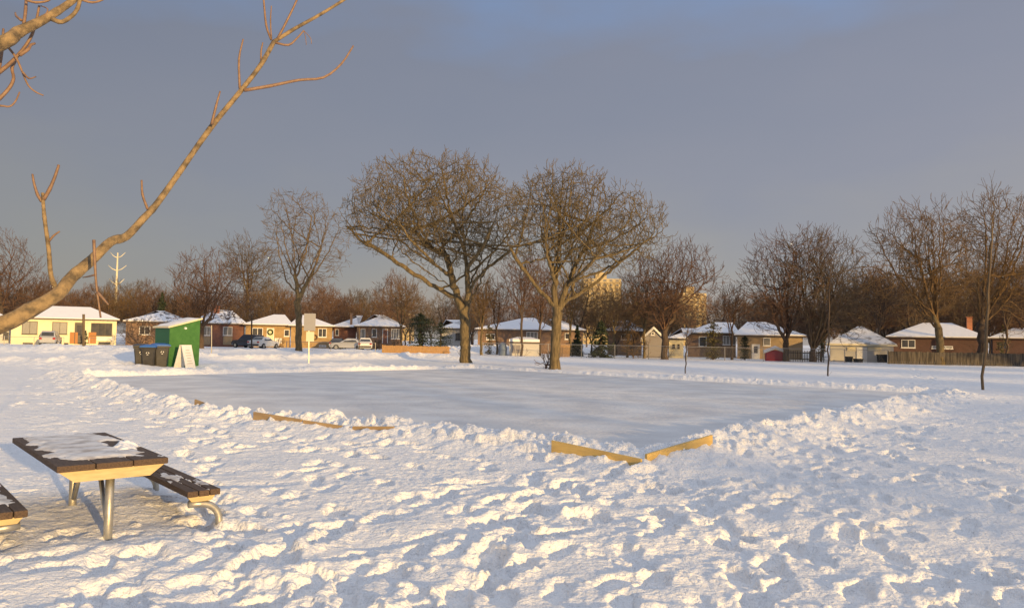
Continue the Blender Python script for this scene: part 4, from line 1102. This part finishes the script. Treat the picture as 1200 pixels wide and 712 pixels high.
# ------------------------------------------------------------------ cars
def car(label, px, py, D, rz, paint, kind='sedan', snowy=False):
    b = P(px, py, D); root = empty('parked_car', (b.x, b.y, -.02), label, 'car', None, rz)
    suv = kind == 'suv'; Lh = 2.3; w = .90
    top = 1.72 if suv else 1.45
    if suv: st = [(-2.3,.45,.95,.95,.78,.7),(-2.22,.32,1.0,1.05,.86,.72),(-2.0,.3,1.03,1.62,.9,.66),(-1.4,.3,1.04,1.72,.92,.68),(.2,.3,1.03,1.72,.92,.68),(.95,.3,1.02,1.05,.92,.74),(1.9,.3,.95,.96,.9,.8),(2.28,.36,.75,.76,.82,.72),(2.32,.42,.6,.61,.74,.7)]
    else: st = [(-2.3,.42,.85,.86,.76,.7),(-2.22,.3,.97,.98,.86,.76),(-1.55,.3,.99,1.05,.9,.72),(-.95,.28,.98,1.42,.9,.60),(.1,.28,.96,1.45,.9,.62),(.95,.28,.94,.98,.9,.72),(1.9,.3,.84,.85,.88,.78),(2.25,.34,.68,.69,.8,.7),(2.32,.4,.55,.56,.72,.66)]
    V = []; Fc = []
    for x, zb, zm, zt, wm, wt in st:
        V += [(x,-wm*.92,zb),(x,-wm,(zb+zm)/2),(x,-wm*.97,zm),(x,-wt,zt),(x,wt,zt),(x,wm*.97,zm),(x,wm,(zb+zm)/2),(x,wm*.92,zb)]
    n = len(st)
    for i in range(n-1):
        for j in range(8): Fc.append((i*8+j, i*8+(j+1) % 8, (i+1)*8+(j+1) % 8, (i+1)*8+j))
    Fc += [tuple(range(7, -1, -1)), tuple((n-1)*8+i for i in range(8))]
    mesh_obj('body', V, Fc, M[paint], root, local=True, smooth=False)
    m = MB()
    for s in (-1, 1):
        a, c = (2, 5) if suv else (2, 5)
        xs = [q for q in st if q[3]-q[2] > .3]; x0, x1 = xs[0], xs[-1]; e = .012*s
        zc = x0[2]+.03; zt = x0[3]-.08
        lo = s*x0[4]*.975+e; hi = s*(x0[5]+.02)+e
        m.add([(x0[0]-.25, lo, zc), (x1[0]+.5, lo, zc), (x1[0]+.05, hi, zt), (x0[0]+.05, hi, zt)], [(0, 1, 2, 3)])
    # rear and front screens
    i0 = next(i for i, q in enumerate(st) if q[3]-q[2] > .3); i1 = max(i for i, q in enumerate(st) if q[3]-q[2] > .3)
    for (ia, ib) in ((i0-1, i0), (i1+1, i1)):
        A, B = st[ia], st[ib]; s = -.014 if ia < ib else .014
        m.add([(A[0]+(B[0]-A[0])*.1+s, -A[5]*.92, A[3]+(B[3]-A[3])*.1+.01), (A[0]+(B[0]-A[0])*.1+s, A[5]*.92, A[3]+(B[3]-A[3])*.1+.01),
               (B[0]+(A[0]-B[0])*.1+s, B[5]*.92, B[3]+(A[3]-B[3])*.1+.01), (B[0]+(A[0]-B[0])*.1+s, -B[5]*.92, B[3]+(A[3]-B[3])*.1+.01)], [(0, 1, 2, 3)])
    m.build('windows', M['glass'], root, local=True)
    for x in (-1.4, 1.4):
        for s in (-1, 1):
            m = MB(); m.tube([(x, s*.72, .33), (x, s*.925, .33)], .33, 18); wl = m.build('wheel', M['rubber'], root, local=True)
            m = MB(); m.tube([(x, s*.92, .33), (x, s*.935, .33)], .2, 12); r = m.build('rim', M['galv'], None, local=True); r.parent = wl
    for s in (-1, 1):
        m = MB(); m.box((-2.33, s*.55, .72), (-2.24, s*.82, 1.0 if suv else .9)); m.build('tail_light', M['carlamp'], root, local=True)
        m = MB(); m.box((2.2, s*.5, .56), (2.33, s*.76, .72)); m.build('headlight', M['headlamp'], root, local=True)
    m = MB(); m.box((-2.38, -.78, .38), (-2.26, .78, .56)); m.build('bumper', M['rubber' if not suv else 'carsilver'], root, local=True, bevel=.03)
    if snowy:
        m = MB(); m.box((-1.3 if suv else -.9, -.6, top-.02), (.2, .6, top+.07)); m.build('roof_snow', M['roofsnow'], root, local=True, bevel=.04)
    return root
car('silver SUV parked in the driveway of the cream house, rear toward the field', 59, 407, 92, R(112), 'carsilver', 'suv')
car('dark parked car by the red brick bungalow', 291, 404, 99, R(150), 'cardark', 'suv')
car('pale gold sedan parked by the buff brick house', 309, 406, 96, R(75), 'carwhite', 'sedan')
car('silver sedan parked at the brown brick bungalow', 409, 407, 96, R(178), 'carsilver', 'sedan')
car('pale car beside the silver sedan, with snow on its roof', 428, 407.5, 96.5, R(100), 'carwhite', 'sedan', True)
car('dark car parked under the open porch of the brown bungalow', 396, 405, 103, R(95), 'cardark', 'sedan')
# black garbage bins by the white garage
for i, (px, h, lab) in enumerate(((996, .5, 'small black crate in front of the white garage, left of its door'), (1007, .3, 'flat black crate at the centre of the white garage wall'), (1036, .75, 'black bin at the right corner of the white garage'))):
    b = P(px, 424, 75.5); m = MB(); w = .28+.1*i
    m.add([(b.x-w*.85, 75.5, -.05), (b.x+w*.85, 75.5, -.05), (b.x+w*.85, 76, -.05), (b.x-w*.85, 76, -.05), (b.x-w, 75.45, h), (b.x+w, 75.45, h), (b.x+w, 76.05, h), (b.x-w, 76.05, h)],
          [(3,2,1,0),(4,5,6,7),(0,1,5,4),(1,2,6,5),(2,3,7,6),(3,0,4,7)])
    m.box((b.x-w-.03, 75.42, h+.003), (b.x+w+.03, 76.08, h+.05)); o = m.build('black_crate', M['rubber']); put(o, 'black_crate', lab, 'crate')

# ------------------------------------------------------------------ picnic table
def picnic():
    A = R(41); ax = Vector((math.cos(A), math.sin(A), 0)); al = Vector((-math.sin(A), math.cos(A), 0)); up = Vector((0, 0, 1))
    C = Vector((-3.06, 6.02, 0)); zt = .60; sz = .30; Lt = 2.0
    root = empty('picnic_table', (0, 0, 0), 'weathered brown picnic table on galvanised pipe legs standing in the snow', 'picnic table')
    root.location = C; root.rotation_euler = (0, 0, A)
    # local: x across, y along (away), near end at y=0
    hw = .40; rs = random.Random(4)
    def plank(name, x0, x1, z, th, y0, y1, par):
        m = MB(); n = 3; wd = (x1-x0)/n
        for i in range(n):
            m.box((x0+wd*i+.004, y0+rs.uniform(0, .006), z-th), (x0+wd*(i+1)-.004, y1-rs.uniform(0, .006), z+rs.uniform(-.002, .002)))
        return m.build(name, M['plank'], par, local=True, bevel=.006)
    top = plank('tabletop', -hw, hw, zt, .048, 0, Lt, root)
    def patch(name, par, x0, x1, y0, y1, z, fn, hmax, nx=70, ny=150, mm='tabledust'):
        xs = np.linspace(x0, x1, nx); ys = np.linspace(y0, y1, ny); X, Y = np.meshgrid(xs, ys, indexing='ij')
        h = fn(X, Y); h = np.minimum(h, hmax*(1+.3*fbm(X*6, Y*6, 3))); keep = h > 0
        V = np.stack([X, Y, z-.003+np.where(keep, h, -.004)], -1).reshape(-1, 3); idx = np.arange(nx*ny).reshape(nx, ny)
        Fq = np.stack([idx[:-1, :-1], idx[1:, :-1], idx[1:, 1:], idx[:-1, 1:]], -1).reshape(-1, 4)
        kk = keep.ravel(); Fq = Fq[kk[Fq].any(1)]
        o = mesh_obj(name, V, Fq, M[mm], par, smooth=True, local=True)
    def topfn(X, Y):
        e = np.minimum(np.minimum(X+hw-.07, hw-.07-X), np.minimum((Y-.12)*.8, Lt-.03-Y))
        n = fbm(X*5, Y*2.6+3, 5)
        hole = .42*np.exp(-(((X-.18)/.16)**2+((Y-1.05)/.30)**2))+.30*np.exp(-(((X+.15)/.2)**2+((Y-.22)/.12)**2))
        return .020*np.clip(e*9+n*1.5+.16-hole*3.4, -1, 1)
    patch('table_snow', top, -hw+.01, hw-.01, .01, Lt-.01, zt, topfn, .018)
    def drift(X, Y):
        c = ((X-.25-.25*(Y-.7))/.10)**2+((Y-.8)/.42)**2; return .07*(np.exp(-c)-.36)+.03*fbm(X*9, Y*9, 3)-.004
    patch('snow_drift', top, -.1, hw-.01, .3, 1.5, zt+.006, drift, .07, mm='tablesnow')
    for s, nm in ((1, 'r'), (-1, 'l')):
        xi = s*.56; xo = s*.84; x0, x1 = min(xi, xo), max(xi, xo)
        b = plank('bench', x0, x1, sz, .05, .02, Lt+.02, root)
        fn = (lambda X, Y: .012*np.clip(1.4*fbm(X*8, Y*4+1, 5)-.05-1.0*np.abs(Y-.62)+.15, -1, 1)) if s > 0 else (lambda X, Y: .014*np.clip(np.minimum(np.minimum(X-x0-.05, x1-.05-X)*9, (Y-.25)*5)+fbm(X*5, Y*3, 4)+.1, -1, 1))
        patch('bench_snow', b, x0+.01, x1-.01, .04, Lt, sz, fn, .012, 40, 150)
        for y in (.10, Lt-.14):
            m = MB(); m.add([(x0+.02, y-.02, sz-.052), (x1-.02, y-.02, sz-.052), (x1-.02, y+.02, sz-.052), (x0+.02, y+.02, sz-.052), (x0+.06, y-.02, sz-.10), (x1-.06, y-.02, sz-.10), (x1-.06, y+.02, sz-.10), (x0+.06, y+.02, sz-.10)],
                           [(0,1,2,3),(7,6,5,4),(0,4,5,1),(1,5,6,2),(2,6,7,3),(3,7,4,0)]); m.build('bench_support', M['cleat'], root, local=True)
            pts = []; 
            for t in np.linspace(0, 1, 10):   # arm comes from below the table, runs under the bench and bends down into the snow
                a = t*math.pi/2*.95; pts.append((s*(.70+.16*math.sin(a)), y, sz-.125-.16*(1-math.cos(a))))
            pts = [(s*.60, y, sz-.118)]+pts+[(s*.868, y, -.2)]
            m = MB(); m.tube(pts, .030, 12); m.build('leg', M['galv'], root, smooth=True, local=True)
    for y in (.06, 1.30):
        m = MB(); q = .02; zz = zt-.050
        m.add([(-hw+.02, y-q, zz), (hw-.02, y-q, zz), (hw-.02, y+q, zz), (-hw+.02, y+q, zz), (-hw+.13, y-q, zz-.085), (hw-.13, y-q, zz-.085), (hw-.13, y+q, zz-.085), (-hw+.13, y+q, zz-.085)],
              [(0,1,2,3),(7,6,5,4),(0,4,5,1),(1,5,6,2),(2,6,7,3),(3,7,4,0)]); m.build('top_support', M['cleat'], root, local=True)
        m = MB(); m.tube([(0, y+.07, -.3), (0, y+.07, zt-.06)], .033, 14); m.build('leg', M['galv'], root, smooth=True, local=True)
        m = MB(); yy = y+.10 if y < .5 else y+.02; e = .36 if y < .5 else -.34; m.tube([(0, yy, .10), (0, yy+e, zt-.06)], .02, 8); m.build('brace', M['galv'], root, smooth=True, local=True)
picnic()

# ------------------------------------------------------------------ rink boards
def rboard(label, a, b, z0, za, zb, matl, th=.02, dz=0):
    a = Vector((*a, 0)); b = Vector((*b, 0)); d = (b-a).normalized(); nrm = Vector((-d.y, d.x, 0))*th
    V = [a-nrm+Vector((0,0,z0)), b-nrm+Vector((0,0,z0)), b+nrm+Vector((0,0,z0)), a+nrm+Vector((0,0,z0)), a-nrm+Vector((0,0,za)), b-nrm+Vector((0,0,zb)), b+nrm+Vector((0,0,zb)), a+nrm+Vector((0,0,za))]
    m = MB(); m.add(V, [(3,2,1,0),(4,5,6,7),(0,1,5,4),(1,2,6,5),(2,3,7,6),(3,0,4,7)]); o = m.build('rink_board', M[matl], bevel=.004)
    put(o, 'rink_board', label, 'board')
def gxy(px, py, z): q = G(px, py, z); return (q.x, q.y)
def hmax(p, k=.25): return max(zat(p[0]+dx, p[1]+dy) for dx in (-k, 0, k) for dy in (-k, 0))
def buried(label, pa, pb, oa, ob, matl, zg=.3):
    a = gxy(*pa, zg); b = gxy(*pb, zg); rboard(label, a, b, -.1, hmax(a)+oa, hmax(b)+ob, matl)
buried('yellow wooden board at the rink corner, the left of the pair', (647, 514), (752, 525.5), .14, .05, 'board', .24)
buried('bright yellow board at the rink corner, the right of the pair, tilted up', (757, 525.5), (834, 517), .05, .14, 'board', .22)
buried('pale plywood board half buried in the left rink bank, the longest stretch', (298, 477), (354, 483), .04, .015, 'boardold')
buried('pale plywood board half buried in the rink bank, middle one of the left edge', (356, 483.3), (412, 488), .03, .0, 'boardold')
buried('pale plywood board half buried in the rink bank, nearest the camera on the left edge', (414, 488.5), (462, 492), -.01, .015, 'boardold')
buried('small end of a pale board poking from the far left rink bank', (229, 467), (243, 469), .06, .02, 'boardold')

# ------------------------------------------------------------------ near tree: branches reaching in from the left
def near_tree():
    base = Vector((-3.3, 2.7, -.2))
    root = empty('near_tree', base, 'young bare tree reaching into the photo from the left in front of everything', 'tree')
    def W_(px, py, D): return P(px, py, D)
    rs = random.Random(8)
    def br(name, pts, r0, r1, D0, D1, matl, par=root, n=12, knob=True, sub=4):
        wp = [W_(p[0], p[1], D0+(D1-D0)*i/(len(pts)-1)) for i, p in enumerate(pts)]
        # smooth by catmull-rom
        out = []; rr = []
        ext = [wp[0]*2-wp[1]]+wp+[wp[-1]*2-wp[-2]]
        for i in range(1, len(ext)-2):
            p0, p1, p2, p3 = ext[i-1:i+3]
            for k in range(sub):
                t = k/sub; out.append(.5*((2*p1)+(p2-p0)*t+(2*p0-5*p1+4*p2-p3)*t*t+(3*p1-p0-3*p2+p3)*t**3))
        out.append(wp[-1]); m_ = len(out)
        rr = [(r1+(r0-r1)*(1-i/(m_-1))**(2 if r0 > .03 else 1))*(1+(rs.uniform(-.02, .025))) for i in range(m_)]
        if knob:
            for i in range(3, m_-1, 9): rr[i] *= 1.10
        m = MB(); m.tube(out, rr, n); o = m.build(name, M[matl], None, smooth=True); set_parent_local(o, par); return o
    m = MB(); m.tube([base, base+Vector((.03, .02, 1.2)), base+Vector((-.02, .05, 2.4)), base+Vector((.05, .02, 4.6))], [.15, .12, .10, .05], 14); m.build('trunk', M['nearbark'], root, smooth=True)
    # link from trunk to the two frame-entering limbs
    e1 = P(-260, 470, 2.95)
    main = br('branch', [(-330, 470), (-120, 425), (0, 381), (34, 364), (67, 345), (84, 325), (108, 304), (130, 283), (148, 277), (168, 256), (182, 241), (206, 208), (246, 151), (281, 108), (305, 77), (321, 49)], .041, .0105, 2.85, 3.6, 'nearbark')
    tw = lambda pts, r0, r1, D0, D1: br('twig', pts, r0, r1, D0, D1, 'nearred', main, 6, True, 3)
    br('twig', [(321, 49), (345, 34), (372, 19), (400, 2), (440, -25)], .0095, .006, 3.6, 3.75, 'nearbark', main, 8)
    tw([(318, 47), (312, 30), (309, 0), (306, -30)], .006, .004, 3.6, 3.6); tw([(325, 46), (336, 25), (348, 0), (358, -25)], .006, .004, 3.6, 3.65)
    tw([(318, 46), (317, 25), (318, 7)], .004, .0025, 3.6, 3.55); tw([(322, 50), (338, 53), (348, 45), (356, 36)], .006, .0035, 3.6, 3.65)
    tw([(356, 36), (364, 45), (365, 52)], .002, .0015, 3.65, 3.66); tw([(356, 36), (358, 44), (359, 53)], .002, .0015, 3.65, 3.66)
    tw([(286, 106), (316, 101), (350, 94), (379, 91), (400, 75), (414, 54)], .0085, .0045, 3.5, 3.75)
    tw([(281, 104), (280, 70), (285, 46)], .006, .0035, 3.5, 3.5); tw([(306, 74), (306, 60), (308, 50)], .005, .003, 3.57, 3.57)
    tw([(248, 146), (253, 125), (258, 107)], .007, .0035, 3.42, 3.42); tw([(173, 245), (167, 228), (166, 211)], .006, .004, 3.3, 3.3)
    up_ = br('twig', [(69, 343), (60, 324), (57, 291), (52, 254), (50, 226)], .0105, .0065, 3.1, 3.1, 'nearbark', main, 8)
    tw([(49, 236), (44, 228), (40, 215), (38, 204)], .007, .004, 3.1, 3.1); tw([(51, 234), (58, 222), (64, 208), (69, 193)], .008, .005, 3.1, 3.1)
    tw([(57, 283), (63, 276), (70, 271)], .005, .003, 3.1, 3.1)
    tw([(110, 281), (111, 305), (113, 335), (118, 372)], .0062, .0035, 3.0, 3.0); tw([(114, 342), (121, 350), (127, 357)], .006, .003, 3.0, 3.0); tw([(111, 322), (103, 324), (97, 325)], .004, .002, 3.0, 3.1)
    up2 = br('branch', [(-330, 205), (-120, 105), (0, 52), (21, 38), (46, 26), (63, 16), (81, 4), (100, -12), (130, -40)], .034, .011, 2.6, 2.9, 'nearbark')
    tw2 = lambda pts, r0, r1: br('twig', pts, r0, r1, 2.75, 2.8, 'nearred', up2, 6, True, 3)
    br('twig', [(60, 22), (72, 26), (84, 19), (91, 10), (97, -5), (120, -20)], .009, .006, 2.75, 2.8, 'nearbark', up2, 8)
    tw2([(96, 0), (108, 3), (120, 0), (130, -8)], .005, .003); tw2([(-40, 108), (0, 84), (21, 65), (35, 46), (42, 27), (46, 7)], .008, .004)
    tw2([(23, 65), (33, 58), (36, 53), (41, 51)], .007, .004); tw2([(10, 56), (19, 68), (26, 84), (33, 100), (42, 108), (51, 112)], .005, .0025)
    tw2([(26, 84), (34, 92), (42, 90)], .004, .0025); tw2([(-20, 132), (0, 115), (11, 103), (16, 92), (14, 80), (18, 72)], .007, .005)
    tw2([(-20, 126), (0, 124), (11, 125), (18, 119), (23, 108)], .004, .003); tw2([(28, 28), (30, 12), (31, -10)], .006, .005); tw2([(25, 24), (19, 19), (18, 15)], .005, .003)
    tw2([(30, 0), (42, 3), (56, 1), (64, -6)], .005, .004); tw2([(-3, 90), (2, 60), (4, 34)], .007, .004); tw2([(52, 20), (56, 11), (48, 7)], .003, .002)
near_tree()
